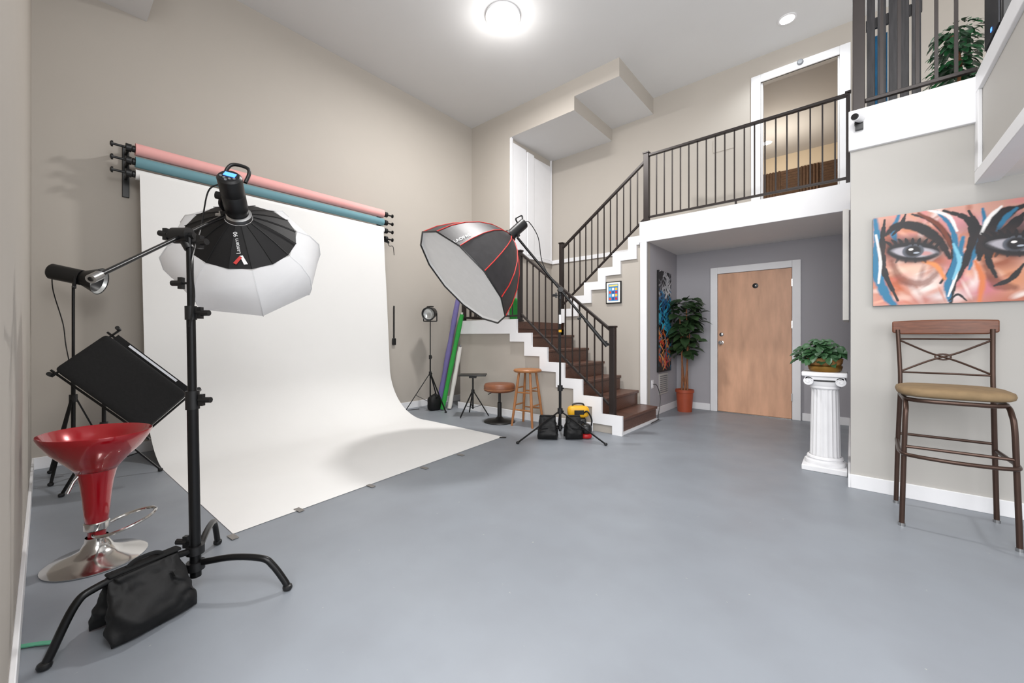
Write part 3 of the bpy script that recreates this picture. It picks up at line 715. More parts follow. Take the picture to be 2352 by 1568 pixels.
# lantern light
ax = (rv*-.32+dv*.74-zv*.59).normalized(); M0 = P(548, 500, 2.2); fm = frame(M0, ax, -ray(550, 600))
ll = thing('studio_light', 'black studio lamp with lit blue display and handle above the lantern softbox', 'studio light', M0)
MB().lathe([(0, -.26), (.046, -.26), (.055, -.25), (.055, -.16), (.052, -.155), (.055, -.15), (.055, -.06), (.05, -.05), (.05, -.02), (0, -.02)], 28, fm).build('lamp_body', m_black, ll)
MB().lathe([(.052, -.03), (.066, -.025), (.066, -.002), (.05, 0)], 28, fm).build('mount_ring', m_silver, ll)
bk = M0-ax*.261; fr_ = frame(M0, ax, rv).to_3x3(); ux_ = fr_ @ V((1, 0, 0)); uy_ = fr_ @ V((0, 1, 0))
up_ = uy_ if uy_.z > 0 else -uy_
MB().obox(bk+up_*.012, ux_*.026, up_*.014, -ax*.0015).build('display', m_ledblue, ll)
for a, b in ((-.03, -.016), (-.012, -.024), (.012, -.024), (.03, -.016), (0, -.038)): MB().cyl(bk+ux_*a+up_*b, bk+ux_*a+up_*b-ax*.005, .006, 10).build('button', m_grey, ll)
h0 = M0-ax*.21+up_*.045
MB().tube(catmull([h0-ux_*.05, h0-ux_*.05+up_*.055-ax*.02, h0-ux_*.03+up_*.085-ax*.03, h0+ux_*.03+up_*.085-ax*.03, h0+ux_*.05+up_*.055-ax*.02, h0+ux_*.05]), .009, 10).build('handle', m_black, ll)
MB().tube(catmull([M0-ax*.12-ux_*.058, M0-ax*.06-ux_*.075, lan+zv*.0]), .011, 10).cyl(M0-ax*.12-ux_*.05, M0-ax*.12-ux_*.085, .02, 14).build('yoke', m_black, ll)
# lantern softbox
ls = thing('lantern_softbox', 'round white lantern softbox with black top hung from the boom arm', 'softbox', M0)
capm = MB().lathe([(.068, 0), (.13, .03), (.20, .072), (.275, .125)], 16, fm)
shc = Shell(capm, fm)
skirt = MB().lathe([(.285, .125), (.35, .165), (.40, .24), (.405, .33), (.385, .40), (.30, .47), (0, .49)], 8, fm)
capm.build('black_top', m_softblk, ls, smooth=8)
skirt.build('diffuser_globe', m_lantw, ls, smooth=30)
for k in range(16):
    a = 2*PI*k/16
    MB().tube([fm @ V((r*math.cos(a), r*math.sin(a), z)) for r, z in ((.07, -.001), (.131, .027), (.201, .069), (.277, .122))], .002, 5).build('rib', m_softblk, ls)
for k in range(8):
    a = 2*PI*k/8
    MB().tube([fm @ V((r*math.cos(a), r*math.sin(a), z)) for r, z in ((.286, .126), (.351, .165), (.402, .24), (.407, .33), (.387, .40), (.301, .472))], .003, 5).build('seam', m_lantw, ls)
text_on(shc, (549, 583), (541, 534), 'Lantern 90', m_txtw, ls)
def mark(pts, mat, name):
    h = [shc.hit(*p) for p in pts]
    if all(h): g = MB(); g.face([a[0]+a[1]*.008 for a in h]); g.build(name, mat, ls, flat=True, recalc=False)
    else: print('MARK FAIL', name)
mark([(536, 604), (551, 588), (557, 592), (543, 608)], m_redpipe, 'emblem')
mark([(551, 588), (558, 587), (570, 607), (561, 608)], m_txtw, 'emblem')
cp = [M0-ax*.2-ux_*.05, P(478, 440, 2.05), P(462, 520, 1.95), P(440, 600, 1.70), P(446, 680, 1.71), P(436, 750, 1.72)]
tag(MB().tube(catmull(cp), .004, 6).build('power_cable', m_black, origin=cp[0]), 'black cable looping from the lantern lamp to its stand', 'cable')
# sandbag on the front leg
bg = thing('sandbag', 'large black saddle sandbag draped over the front leg of the lantern stand', 'sandbag', (-2.1, .2, 0))
rA, rB = V((-2.168, .37, .218)), V((-2.107, .15, .218))
MB().pouch(rA+V((.014, 0, -.004)), rB+V((.014, 0, -.004)), (.96, .27, 0), .212, .062, .085, 1.3).build('pouch', m_bbag, bg, smooth=70)
MB().pouch(rA-V((.014, 0, .004)), rB-V((.014, 0, .004)), (-.96, -.27, 0), .212, .055, .075, 5.1).build('pouch', m_bbag, bg, smooth=70)
MB().bar(rA+zv*.006, rB+zv*.006, .044, .012).build('seam', m_bcloth, bg, bevel=.005)
MB().tube(catmull([rA.lerp(rB, .25)+zv*.01, rA.lerp(rB, .38)+zv*.026, rA.lerp(rB, .62)+zv*.026, rA.lerp(rB, .75)+zv*.01]), .008, 6).build('carry_strap', m_bcloth, bg)
gs = [onZ(35, 1486, .006), onZ(85, 1478, .008), onZ(125, 1474, .012), onZ(140, 1462, .05)]
g = MB()
for a, b in zip(gs, gs[1:]): g.bar(a, b, .018, .004)
tag(g.build('strap', m_gstrap, origin=gs[0]), 'thin green strap lying on the floor at the foot of the lantern stand', 'strap')
# red stool
rs = thing('bar_stool', 'glossy red bucket bar stool on a round chrome base by the left wall', 'bar stool', (-2.875, .17, 0))
T = Matrix.Translation((-2.875, .17, 0))
MB().lathe([(0, .015), (.188, .002), (.19, .008), (.17, .02), (.1, .04), (.06, .065), (.045, .1), (.042, .12)], 40, T).build('base', m_chrome, rs, smooth=60)
MB().lathe([(.034, .1), (.034, .17), (.042, .18), (.047, .24), (.053, .32), (.061, .39), (.072, .44), (.076, .452)], 32, T).build('column', m_red, rs, smooth=60)
MB().lathe([(.044, .155), (.048, .16), (.048, .19), (.044, .195)], 28, T).build('chrome_collar', m_chrome, rs)
def lobe(a, z): return 1+.06*math.cos(2*(a-.4))*max(0, min(1, (z-.46)/.12))
MB().lathe([(0, .447), (.077, .452), (.096, .480), (.13, .518), (.17, .560), (.2, .607), (.213, .636), (.211, .642), (.204, .638), (.18, .596), (.14, .555), (.08, .528), (0, .52)], 44, T, lobe).build('seat', m_red, rs, smooth=70)
rc = V((-2.83, .27, .17)); ring = [rc+V((.10*math.cos(a), .115*math.sin(a), .03*math.sin(a))) for a in [2*PI*k/28 for k in range(28)]]
MB().tube(ring, .008, 8, True).build('footrest', m_chrome, rs)
MB().tube([V((-2.86, .13, .47)), V((-2.84, .09, .42)), V((-2.83, .07, .37))], .006, 8).build('lever', m_chrome, rs)
# ------------------------------------------------------------ LED spot, left
sx, sy = -4.75, .15
light_stand('tall black light stand in the far left corner carrying the cylindrical spotlight', sx, sy, 1.52, .24, PI/2, .62)
spc = V((sx, sy+.005, 1.6)); sd = V((.50, .84, -.22)).normalized(); fs = frame(spc, sd)
sl = thing('studio_light', 'black cylindrical spotlight with silver reflector aimed right, far left corner', 'studio light', spc)
MB().lathe([(0, -.15), (.052, -.15), (.062, -.14), (.062, .05), (0, .05)], 24, fs).build('lamp_body', m_black, sl)
MB().lathe([(.05, .05), (.06, .06), (.105, .16), (.11, .165), (.104, .162), (.05, .065), (.03, .062)], 28, fs).build('reflector', m_black, sl)
MB().lathe([(.0, .09), (.065, .09), (.103, .161)], 28, fs).build('reflector_bowl', m_lens, sl)
MB().cyl(spc-zv*.1, spc-zv*.06, .012).tube([spc-zv*.09+V((.065, 0, 0)), spc+V((.065, 0, 0))], .008).tube([spc-zv*.09+V((-.065, 0, 0)), spc+V((-.065, 0, 0))], .008).bar(spc-zv*.09+V((.07, 0, 0)), spc-zv*.09-V((.07, 0, 0)), .02, .012).build('yoke', m_black, sl)
cp = [spc-sd*.14-zv*.02, spc-sd*.13-zv*.16, spc+V((-.02, -.06, -.38)), V((sx, sy-.04, 1.05)), V((sx, sy-.02, .9))]
tag(MB().tube(catmull(cp), .004, 6).build('power_cable', m_black, origin=cp[0]), 'thin black cable hanging from the left corner spotlight', 'cable')
# soft panel light
px_, py_ = -4.42, .3
light_stand('black light stand holding the tilted fabric light panel, behind the red stool', px_, py_, .74, .33, 1.35, .42)
p1 = onX(125, 850, -4.2); p2 = onX(247, 768, -4.2); p3 = onX(432, 905, -3.92); p4 = p1+p3-p2
eu = (p3-p2); ew = (p1-p2); nn = eu.cross(ew).normalized()
if nn.x < 0: nn = -nn
pcn = (p1+p3)/2
pl = thing('panel_light', 'black fabric covered rectangular light panel tilted on its stand', 'studio light', pcn)
MB().sell(pcn, eu*.5, ew*.5, nn*.035, .25, .12, 40, 12, .004, 9).build('fabric_back', m_bcloth, pl, smooth=50)
q_ = pcn-nn*.05
MB().obox(q_-ew*.12, eu*.46, ew*.5, nn*.006).build('led_backing', m_bcloth, pl)
MB().obox(q_-ew*.575+nn*.008, eu*.30, ew*.022, nn*.003).build('led_strip', m_ledwhite, pl)
for s in (-1, 1): MB().tube([q_+eu*.5*s+ew*.62-nn*.01, q_+eu*.5*s-ew*.72-nn*.01], .008, 8).build('frame_rod', m_bmetal, pl)
for s in (-1, 1): MB().tube([q_+ew*.54*s+eu*.58-nn*.02, q_+ew*.54*s-eu*.56-nn*.02], .008, 8).build('frame_rod', m_bmetal, pl)
for a, b in ((-1, -1.18), (-1, 1), (1, -1.18), (1, 1)):
    c = q_+eu*.52*a+ew*.6*b; MB().cyl(c-nn*.03, c+nn*.02, .014, 10).build('corner_clip', m_black, pl)
MB().tube([q_-nn*.02, q_-nn*.06, V((px_, py_, .75))], .014, 10).build('bracket', m_black, pl)
# ------------------------------------------------------------ octagonal softbox on boom
ox, oy = -2.42, 3.655
os_ = light_stand('black boom stand in front of the stairs carrying the octagonal softbox', ox, oy, 1.60, .52, math.radians(-113.5), .30, 'boom_stand', .015)
ST = V((ox, oy, 1.62))-dv*.03
B0 = P(1188, 545, 4.42); bdir = (ST-B0)
MB().tube([B0, ST+bdir*1.02], .0135, 12).build('boom_arm', m_bmetal, os_)
MB().tube([ST+bdir*.55, ST+bdir*1.03], .019, 12).build('boom_sleeve', m_black, os_)
MB().cyl(ST+dv*.06, ST-dv*.03, .028, 16).cyl(ST+dv*.03-zv*.1, ST+dv*.03+zv*.03, .02).build('swivel_bracket', m_black, os_)
knob(MB(), ST-zv*.06, -rv, .09, .02).build('knob', m_black, os_); knob(MB(), ST+bdir*.5, -rv-zv*.4, .06, .016).build('knob', m_black, os_); knob(MB(), ST+bdir*.95, rv-zv*.5, .07, .018).build('knob', m_black, os_)
MB().cyl((ox, oy, 1.25), (ox, oy, 1.35), .0145).build('white_band', m_white, os_); MB().cyl((ox, oy, 1.16), (ox, oy, 1.185), .017).build('yellow_band', m_yel, os_)
oa = (rv*-.66-dv*.33-zv*.68).normalized(); A0 = P(1168, 545, 4.42); fo = frame(A0, oa, zv)
ob = thing('octagonal_softbox', 'large black octagonal softbox with red seams and white front, tilted down', 'softbox', A0)
OP = [(.065, 0), (.15, .05), (.27, .14), (.39, .27), (.49, .42), (.565, .58), (.61, .74)]
NO = 12
shell = MB().lathe(OP, NO, fo); sho = Shell(shell, fo)
shell.build('shell', m_octblk, ob, smooth=22)
MB().lathe([(.606, .735), (.595, .715), (.3, .71), (0, .71)], NO, fo).build('front_diffuser', m_diff, ob, smooth=20)
for k in range(NO):
    a = 2*PI*k/NO
    MB().tube([fo @ V(((r+.003)*math.cos(a), (r+.003)*math.sin(a), z)) for r, z in OP], .0055, 6).build('red_seam', m_redpipe, ob)
MB().tube([fo @ V((.612*math.cos(2*PI*k/NO), .612*math.sin(2*PI*k/NO), .742)) for k in range(NO)], .009, 6, True).build('rim', m_black, ob)
text_on(sho, (1031, 556), (1068, 540), 'LAOFAS', m_txtw, ob)
ol = thing('studio_light', 'black studio lamp mounted behind the octagonal softbox', 'studio light', A0)
MB().lathe([(0, -.27), (.05, -.27), (.058, -.26), (.058, -.04), (.05, -.035), (0, -.035)], 24, fo).build('lamp_body', m_black, ol)
MB().lathe([(.05, -.035), (.075, -.03), (.075, -.002), (.05, 0)], 24, fo).build('mount_ring', m_black, ol)
o3 = fo.to_3x3(); oxx = o3 @ V((1, 0, 0))
MB().tube(catmull([A0-oa*.20+oxx*.055, A0-oa*.22+oxx*.10, A0-oa*.30+oxx*.08, A0-oa*.265+oxx*.03]), .009, 8).build('handle', m_black, ol)
MB().tube([A0-oa*.12-oxx*.06, B0+zv*.02], .016, 10).build('yoke', m_black, ol)
cp = [A0-oa*.27, P(1215, 510, 4.5), P(1236, 545, 4.45), P(1245, 600, 4.42), P(1270, 650, 4.36)]
tag(MB().tube(catmull(cp), .005, 6).build('power_cable', m_black, origin=cp[0]), 'black cable looping from the octagonal softbox lamp to the boom', 'cable')
# gear under that stand
def bag(label, c, a, L, seed):
    t = thing('sandbag', label, 'sandbag', (c[0], c[1], 0)); u = V((math.cos(a), math.sin(a), 0)); n = V((-u.y, u.x, 0)); c = V((c[0], c[1], 0))
    for s in (-1, 1):
        MB().pouch(c-u*L*.75+n*.014*s+zv*.24, c+u*L*.75+n*.014*s+zv*.24, n*s, .235, .052, .05, seed+s, 32, 24).build('pouch', m_bbag, t, smooth=70)
    MB().bar(c-u*L*.72+zv*.247, c+u*L*.72+zv*.247, .04, .01).build('seam', m_bcloth, t, bevel=.003)
b1 = onZ(1258, 1006, 0); b2 = onZ(1316, 1006, 0)
bag('left of two black sandbags at the foot of the octagonal softbox stand', (b1.x, b1.y), .60, .12, 2.); bag('right of two black sandbags at the foot of the octagonal softbox stand', (b2.x, b2.y), .75, .105, 8.)
yb = onZ(1328, 993, 0); yb.z = 0
yt = thing('power_box', 'yellow portable power tool box behind the sandbags by the stairs', 'power box', yb)
MB().sell(yb+V((0, 0, .09)), rv*.09, dv*.06, zv*.088, .3, .3, 24, 14).build('black_base', m_black, yt, smooth=50)
MB().sell(yb+V((0, 0, .245)), rv*.125, dv*.07, zv*.07, .6, .5, 24, 14).build('yellow_housing', m_yel, yt, smooth=60)
MB().tube(catmull([yb+rv*-.07+zv*.29, yb+rv*-.05+zv*.332, yb+rv*.05+zv*.332, yb+rv*.07+zv*.29]), .01, 8).build('handle', m_black, yt)
MB().obox(yb-dv*.07+zv*.245, rv*.055, dv*.006, zv*.025).build('control_panel', m_black, yt, bevel=.003)
MB().tube(catmull([yb+rv*.05-dv*.07+zv*.24, yb+rv*.09-dv*.10+zv*.26, yb+rv*.14-dv*.09+zv*.16, yb+rv*.12-dv*.07+zv*.03]), .009, 8).build('hose', m_black, yt)
rd = onZ(1346, 1006, 0); rd.z = 0
rt = thing('air_pump', 'small red and black round tool beside the right sandbag', 'tool', rd)
MB().sell(rd+zv*.03, rv*.065, dv*.065, zv*.029, .6, 1, 22, 10).build('base', m_redpl, rt, smooth=60)
MB().sell(rd+zv*.10, rv*.065, dv*.065, zv*.06, .8, 1, 22, 10).build('motor_housing', m_black, rt, smooth=60)
MB().tube(catmull([rd-rv*.05+zv*.05, rd-rv*.085+zv*.1, rd-rv*.06+zv*.19, rd+zv*.16]), .012, 8).build('hose', m_black, rt)
# ------------------------------------------------------------ small spotlight on stand
fx, fy = -4.84, 3.78
light_stand('slim black stand right of the backdrop carrying a small spotlight', fx, fy, 1.36, .36, 0., .55, 'light_stand', .011)
fc = V((fx, fy, 1.46)); fd = V((.55, -.80, -.16)).normalized(); ff = frame(fc, fd)
fl = thing('spotlight', 'small black round spotlight with silver front on the slim stand beside the backdrop', 'studio light', fc)
MB().lathe([(0, -.12), (.07, -.11), (.085, -.08), (.085, .07), (.095, .075), (.105, .1), (.09, .098), (.08, .08)], 24, ff).build('lamp_body', m_black, fl)
MB().lathe([(0, .06), (.045, .062), (.08, .08), (.1, .1)], 24, ff).build('lens', m_lens, fl)
MB().tube([fc-zv*.12-rv*.1, fc-rv*.1], .008).tube([fc-zv*.12+rv*.1, fc+rv*.1], .008).tube([fc-zv*.12-rv*.1, fc-zv*.12+rv*.1], .008).build('yoke', m_black, fl)
MB().box(fx-.05, fx+.05, fy-.03, fy+.03, 1.555, 1.57).build('handle', m_black, fl, bevel=.004)
sbp = V((fx+.08, fy+.02, 0))
tag(MB().sell(sbp+zv*.12, (.07, 0, 0), (0, .11, 0), (0, 0, .12), .7, .7, 20, 12, .03, 9).build('sandbag', m_bbag, smooth=60, origin=sbp), 'black sandbag slumped at the foot of the slim spotlight stand', 'sandbag')
# leaning rolls
for (b, t, r, mat, lab) in ((onZ(1008, 932, 0), P(1052, 690, 6.30), .04, m_purp, 'purple fabric backdrop roll leaning beside the stair landing'), (onZ(1016, 942, 0), P(1061, 725, 5.95), .033, m_green, 'green backdrop roll leaning beside the stair landing'), (onZ(1032, 940, 0), P(1057, 800, 6.02), .032, m_canvas_w, 'white fabric roll, shortest of the three leaning beside the landing')):
    d = (t-b); L = d.length; d = d.normalized()
    th = thing('fabric_roll', lab, 'backdrop roll', b, 'rolled backdrops leaning beside the landing')
    MB().tube([b+zv*.02+d*(L*k/10) for k in range(11)], [r*(1+.10*math.sin(k*1.7)) for k in range(11)], 18).build('fabric', mat, th, smooth=60)
    o = b+zv*.02; MB().cyl(o+d*L, o+d*(L+.03), r*.4, 12).build('core', m_canvas_w if mat is not m_canvas_w else m_grey, th)
lb = V((-4.1, 4.5, 1.322))
lt = thing('folded_backdrop', 'green and grey folded backdrop standing behind the landing railing', 'backdrop', lb)
MB().sell(lb+zv*.16, (.25, 0, 0), (0, .05, 0), (0, 0, .16), .3, .3, 20, 12, .03, 6).build('grey_cloth', m_canvas_w, lt, smooth=60)
MB().sell(lb+V((.32, .0, .18)), (.07, 0, 0), (0, .05, 0), (0, 0, .18), .4, .4, 16, 12, .02, 6).build('green_cloth', m_green, lt, smooth=60)
# ------------------------------------------------------------ laptop tripod table
tx_, ty_ = -4.02, 3.88
tt = thing('tripod_table', 'small black tray table on a tripod left of the brown stool', 'table', (tx_, ty_, 0))
MB().cyl((tx_, ty_, .1), (tx_, ty_, .56), .012, 12).build('column', m_bmetal, tt)
MB().obox((tx_, ty_, .575), rv*.19, dv*.14, zv*.008).build('tray', m_black, tt, bevel=.004)
MB().obox((tx_, ty_, .55), rv*.05, dv*.05, zv*.015).build('tray_mount', m_black, tt)
for k in range(3):
    a = .5+2*PI*k/3; f = V((tx_+.23*math.cos(a), ty_+.23*math.sin(a), .012))
    MB().bar((tx_+.015*math.cos(a), ty_+.015*math.sin(a), .34), f, .016, .012).build('leg', m_bmetal, tt)
    MB().bar((tx_+.012*math.cos(a), ty_+.012*math.sin(a), .12), V((tx_, ty_, .34)).lerp(f, .55), .01, .007).build('brace', m_bmetal, tt)
MB().cyl((tx_, ty_, .32), (tx_, ty_, .37), .024, 12).build('collar', m_black, tt)
T = Matrix.Translation((-3.49, 3.85, 0))
bs = thing('round_stool', 'low stool with round brown leather seat and black disc base', 'stool', (-3.49, 3.85, 0))
MB().lathe([(0, .0), (.2, .0), (.205, .008), (.19, .02), (.06, .04), (.03, .07), (0, .07)], 36, T).build('base', m_black, bs)
MB().lathe([(.028, .06), (.028, .25), (.018, .26), (.018, .4), (0, .4)], 18, T).build('column', m_black, bs)
MB().lathe([(0, .395), (.17, .395), (.2, .41), (.205, .43), (.205, .47), (.19, .497), (.1, .505), (0, .506)], 36, T).build('seat', m_leath, bs, smooth=60)
MB().lathe([(.2055, .425), (.209, .428), (.2055, .431)], 36, T).build('piping', m_oak, bs)
MB().tube([(-3.49, 3.85, .39), (-3.55, 3.77, .385), (-3.58, 3.73, .36)], .006, 8).build('lever', m_black, bs)
wx, wy = -3.10, 3.945
ws = thing('wooden_stool', 'tall honey wood stool with four splayed legs by the stairs', 'stool', (wx, wy, 0))
T = Matrix.Translation((wx, wy, 0))
MB().lathe([(0, .665), (.16, .665), (.175, .675), (.178, .69), (.165, .703), (0, .703)], 32, T).build('seat', m_oak, ws)
feet = []
for k in range(4):
    a = .95+PI/2*k; tp = V((wx+.11*math.cos(a), wy+.11*math.sin(a), .67)); ft = V((wx+.205*math.cos(a), wy+.205*math.sin(a), 0)); feet.append((tp, ft))
    MB().tube([ft, ft.lerp(tp, .5), tp], [.014, .018, .015], 12).build('leg', m_oak, ws)
for k in range(4):
    for f in ((.3, .62) if k % 2 == 0 else (.38, .7)):
        a = feet[k][1].lerp(feet[k][0], f); b = feet[(k+1) % 4][1].lerp(feet[(k+1) % 4][0], f); MB().tube([a, a.lerp(b, .5), b], [.008, .011, .008], 10).build('rung', m_oak, ws)
# ------------------------------------------------------------ alcove plants, pedestal
fp = V((-1.88, 6.17, 0))
ft_ = thing('potted_fig_tree', 'tall fig tree with dark broad leaves in a terracotta pot in the alcove', 'plant', fp)
T = Matrix.Translation(fp)
MB().lathe([(0, 0), (.10, 0), (.118, .28), (.13, .285), (.13, .325), (.115, .325), (.11, .28), (0, .28)], 28, T).build('pot', m_terra, ft_)
MB().lathe([(0, .285), (.108, .285)], 20, T).build('soil', m_soil, ft_)
rnd = random.Random(11); leaves = MB()
for k in range(4):
    a = k*1.6; p0 = fp+V((.04*math.cos(a), .04*math.sin(a), .27)); p1_ = fp+V((.05*math.cos(a+1), .05*math.sin(a+1), .75)); p2_ = fp+V((.07*math.cos(a+.5), .06*math.sin(a+.5), 1.15+.12*k))
    MB().tube(catmull([p0, p1_, p2_]), [.016-.0006*i for i in range(13)], 8).build('stem', m_bark, ft_)
for k in range(160):
    z = rnd.uniform(.82, 1.66); w = .22 if z > 1.0 else .14
    if z > 1.5: w = .15
    a = rnd.uniform(0, 2*PI); rr = rnd.uniform(.02, w)
    b = fp+V((rr*math.cos(a)*.95, rr*math.sin(a)*.7, z))
    d = V((math.cos(a), math.sin(a)*.7, rnd.uniform(-.5, .6)))
    leaves.leaf(b, d, V((rnd.uniform(-.4, .4), rnd.uniform(-.5, .0), 1)), rnd.uniform(.13, .2), rnd.uniform(.105, .15), .35)
for v in leaves.bm.verts:
    v.co.x = max(v.co.x, -2.06); v.co.y = min(v.co.y, 6.47)
leaves.build('foliage', m_leaf, ft_, smooth=60)
pd = V((-.165, 4.27, 0))
ped = thing('column_pedestal', 'white fluted column pedestal at the right wall corner', 'pedestal', pd)
T = Matrix.Translation(pd)
MB().box(pd.x-.15, pd.x+.145, pd.y-.15, pd.y+.15, 0, .045).build('plinth', m_plast, ped, bevel=.006)
MB().lathe([(.135, .045), (.14, .06), (.135, .078), (.12, .082), (.118, .09), (.125, .1), (.12, .112), (.108, .118)], 36, T).build('base_moulding', m_plast, ped)
MB().lathe([(.106, .115), (.103, .14), (.098, .4), (.092, .66), (.094, .68)], 96, T, lambda a, z: 1-.07*abs(math.sin(a*9))).build('fluted_shaft', m_plast, ped, smooth=50)
MB().lathe([(.095, .675), (.104, .685), (.1, .7), (.108, .715), (.11, .74)], 32, T).build('neck_moulding', m_plast, ped)
for sx_ in (-1, 1):
    g = MB(); g.cyl((pd.x+.105*sx_, pd.y-.13, .745), (pd.x+.105*sx_, pd.y+.13, .745), .034, 20)
    for sy_ in (-1, 1):
        g.tube([V((pd.x+.105*sx_-sx_*(.028-.0018*i)*math.cos(i*.55), pd.y-.131*sy_, .745+(.028-.0018*i)*math.sin(i*.55))) for i in range(14)], .004, 6)
    g.build('volute', m_plast, ped)
MB().box(pd.x-.13, pd.x+.13, pd.y-.13, pd.y+.13, .755, .785).box(pd.x-.15, pd.x+.145, pd.y-.15, pd.y+.15, .785, .82).build('abacus', m_plast, ped, bevel=.006)
iv = V((pd.x, pd.y, .82))
ip = thing('potted_ivy', 'trailing green ivy in a shiny gold pot on the white pedestal', 'plant', iv)
T = Matrix.Translation(iv)
MB().lathe([(0, 0), (.095, 0), (.11, .012), (.118, .045), (.11, .055), (0, .05)], 32, T).build('pot', m_gold, ip)
MB().lathe([(.10, .05), (.115, .07), (.12, .11), (.105, .115), (.1, .09), (0, .09)], 32, T).build('basket', m_wick, ip)
rnd = random.Random(5); leaves = MB()
for k in range(300):
    a = rnd.uniform(0, 2*PI); rr = min(abs(rnd.gauss(0, .09)), .15)
    b = iv+V((rr*math.cos(a)-.03, rr*math.sin(a)*.8, .085+rnd.uniform(0, .19)*(1-rr*3)))
    leaves.leaf(b, V((math.cos(a)-.2, math.sin(a), rnd.uniform(-.7, .5))), V((rnd.uniform(-.5, .3), -.5, 1)), rnd.uniform(.05, .075), rnd.uniform(.042, .06), .4)
for k in range(12):
    b = iv+V((-.14-.005*k, -.02+.01*(k % 5), .14-.004*k)); leaves.leaf(b, V((-1, rnd.uniform(-1, 1), -.5)), V((-.3, -.6, 1)), .06, .042, .4)
for v in leaves.bm.verts: v.co.x = min(v.co.x, -.02)
leaves.build('foliage', m_ivy, ip, smooth=60)
# ------------------------------------------------------------ bar chair
bc = thing('bar_chair', 'bronze metal bar chair with wooden back rail and olive cushion against the right wall', 'chair', (.45, 3.5, 0))
MB().sell((.45, 3.475, .79), (.235, 0, 0), (0, .22, 0), (0, 0, .034), .55, .55, 40, 12).build('seat_cushion', m_suede, bc, smooth=60)
MB().tube([V((.45+.2*math.copysign(abs(math.cos(a))**.5, math.cos(a)), 3.48+.185*math.copysign(abs(math.sin(a))**.5, math.sin(a)), .742)) for a in [2*PI*k/32 for k in range(32)]], .012, 8, True).build('seat_frame', m_bronze, bc)
for s in (-1, 1):
    x = .45+s*.2
    fl_ = MB().tube(catmull([(x+s*.02, 3.285, .012), (x+s*.012, 3.29, .35), (x+s*.005, 3.295, .62), (x, 3.32, .70), (x, 3.40, .735), (x, 3.66, .738)], 6), .0125, 10).build('leg', m_bronze, bc)
    MB().cyl((x+s*.02, 3.285, 0), (x+s*.02, 3.285, .018), .016, 12).build('foot_cap', m_silver, fl_)
    bl = MB().tube(catmull([(x+s*.018, 3.705, .012), (x+s*.01, 3.70, .4), (x, 3.675, .74)], 6), .0125, 10).build('leg', m_bronze, bc)
    MB().cyl((x+s*.018, 3.705, 0), (x+s*.018, 3.705, .018), .016, 12).build('foot_cap', m_silver, bl)
    MB().tube(catmull([(x, 3.675, .74), (x, 3.69, .9), (x+s*.008, 3.735, 1.16)], 6), .0115, 10).build('back_post', m_bronze, bc)
rg = [(.45+.215*s_, y_, .43) for s_, y_ in ((-1, 3.70), (-1.03, 3.5), (-1.04, 3.32), (-.85, 3.24), (0, 3.205), (.85, 3.24), (1.04, 3.32), (1.03, 3.5), (1, 3.70))]
MB().tube(catmull(rg), .011, 10).build('footrest', m_bronze, bc)
MB().tube([(.24, 3.70, .47), (.66, 3.70, .47)], .009, 8).build('stretcher', m_bronze, bc); MB().tube([(.245, 3.29, .47), (.655, 3.29, .47)], .009, 8).build('stretcher', m_bronze, bc)
arc = [(.45+u, 3.74+.03*(1-(u/.24)**2), 1.175) for u in [-.235+.047*k for k in range(11)]]
g = MB(); top = []
for i, (x, y, z) in enumerate(arc):
    u = (x-.45)/.235; h1 = .05-.008*u*u; h0_ = -.045+.012*(abs(u) > .8)
    top.append([g.bm.verts.new((x, y-.014, z+h0_)), g.bm.verts.new((x, y-.014, z+h1)), g.bm.verts.new((x, y+.012, z+h1)), g.bm.verts.new((x, y+.012, z+h0_))])
for a, b in zip(top, top[1:]):
    for k in range(4): g.bm.faces.new([a[k], a[(k+1) % 4], b[(k+1) % 4], b[k]])
g.bm.faces.new(top[0]); g.bm.faces.new(list(reversed(top[-1])))
g.build('top_rail', m_railw, bc, bevel=.008)
def by_(z): return 3.69+.045*(z-.9)/.26
for z in (1.10, .88): MB().tube(catmull([(.252, by_(z), z), (.45, by_(z)+.025, z), (.648, by_(z), z)]), .006, 8).build('cross_rail', m_bronze, bc)
g = MB()
g.tube(catmull([(.252, by_(1.09), 1.09), (.38, by_(1.02)+.018, 1.015), (.45, by_(.99)+.022, .985), (.52, by_(.95)+.018, .955), (.648, by_(.885), .885)]), .006, 8)
g.tube(catmull([(.648, by_(1.09), 1.09), (.52, by_(1.02)+.018, 1.015), (.45, by_(.99)+.022, .985), (.38, by_(.95)+.018, .955), (.252, by_(.885), .885)]), .006, 8)
g.tube([V((.45+.035*math.cos(a), by_(.985)+.022, .985+.018*math.sin(a))) for a in [2*PI*k/16 for k in range(16)]], .005, 6, True)
g.build('cross_brace', m_bronze, bc)
# ------------------------------------------------------------ loft things
lp = V((.22, 4.15, ZB))
sl_ = thing('slatted_panel', 'dark wooden slatted panel standing behind the loft railing', 'panel', lp)
for k in range(5):
    MB().box(.095+.062*k, .143+.062*k, 4.14, 4.165, ZB, 4.0).build('slat', m_ebony, sl_, bevel=.003)
for z in (2.8, 3.5): MB().box(.09, .40, 4.166, 4.186, z, z+.08).build('crossbar', m_ebony, sl_)
bp_ = V((.14, 4.3, ZB)); tag(MB().box(.10, .22, 4.28, 4.3, ZB, 3.5).build('print_panel', m_bluepic, origin=bp_), 'blue print propped up behind the slatted loft panel', 'picture')
vp = V((.56, 4.13, ZB))
vpl = thing('potted_vine', 'bushy green vine plant behind the loft railing', 'plant', vp)
MB().lathe([(0, 0), (.07, 0), (.09, .16), (.08, .16), (.075, .14), (0, .14)], 24, Matrix.Translation(vp)).build('pot', m_black, vpl)
rnd = random.Random(8); leaves = MB()
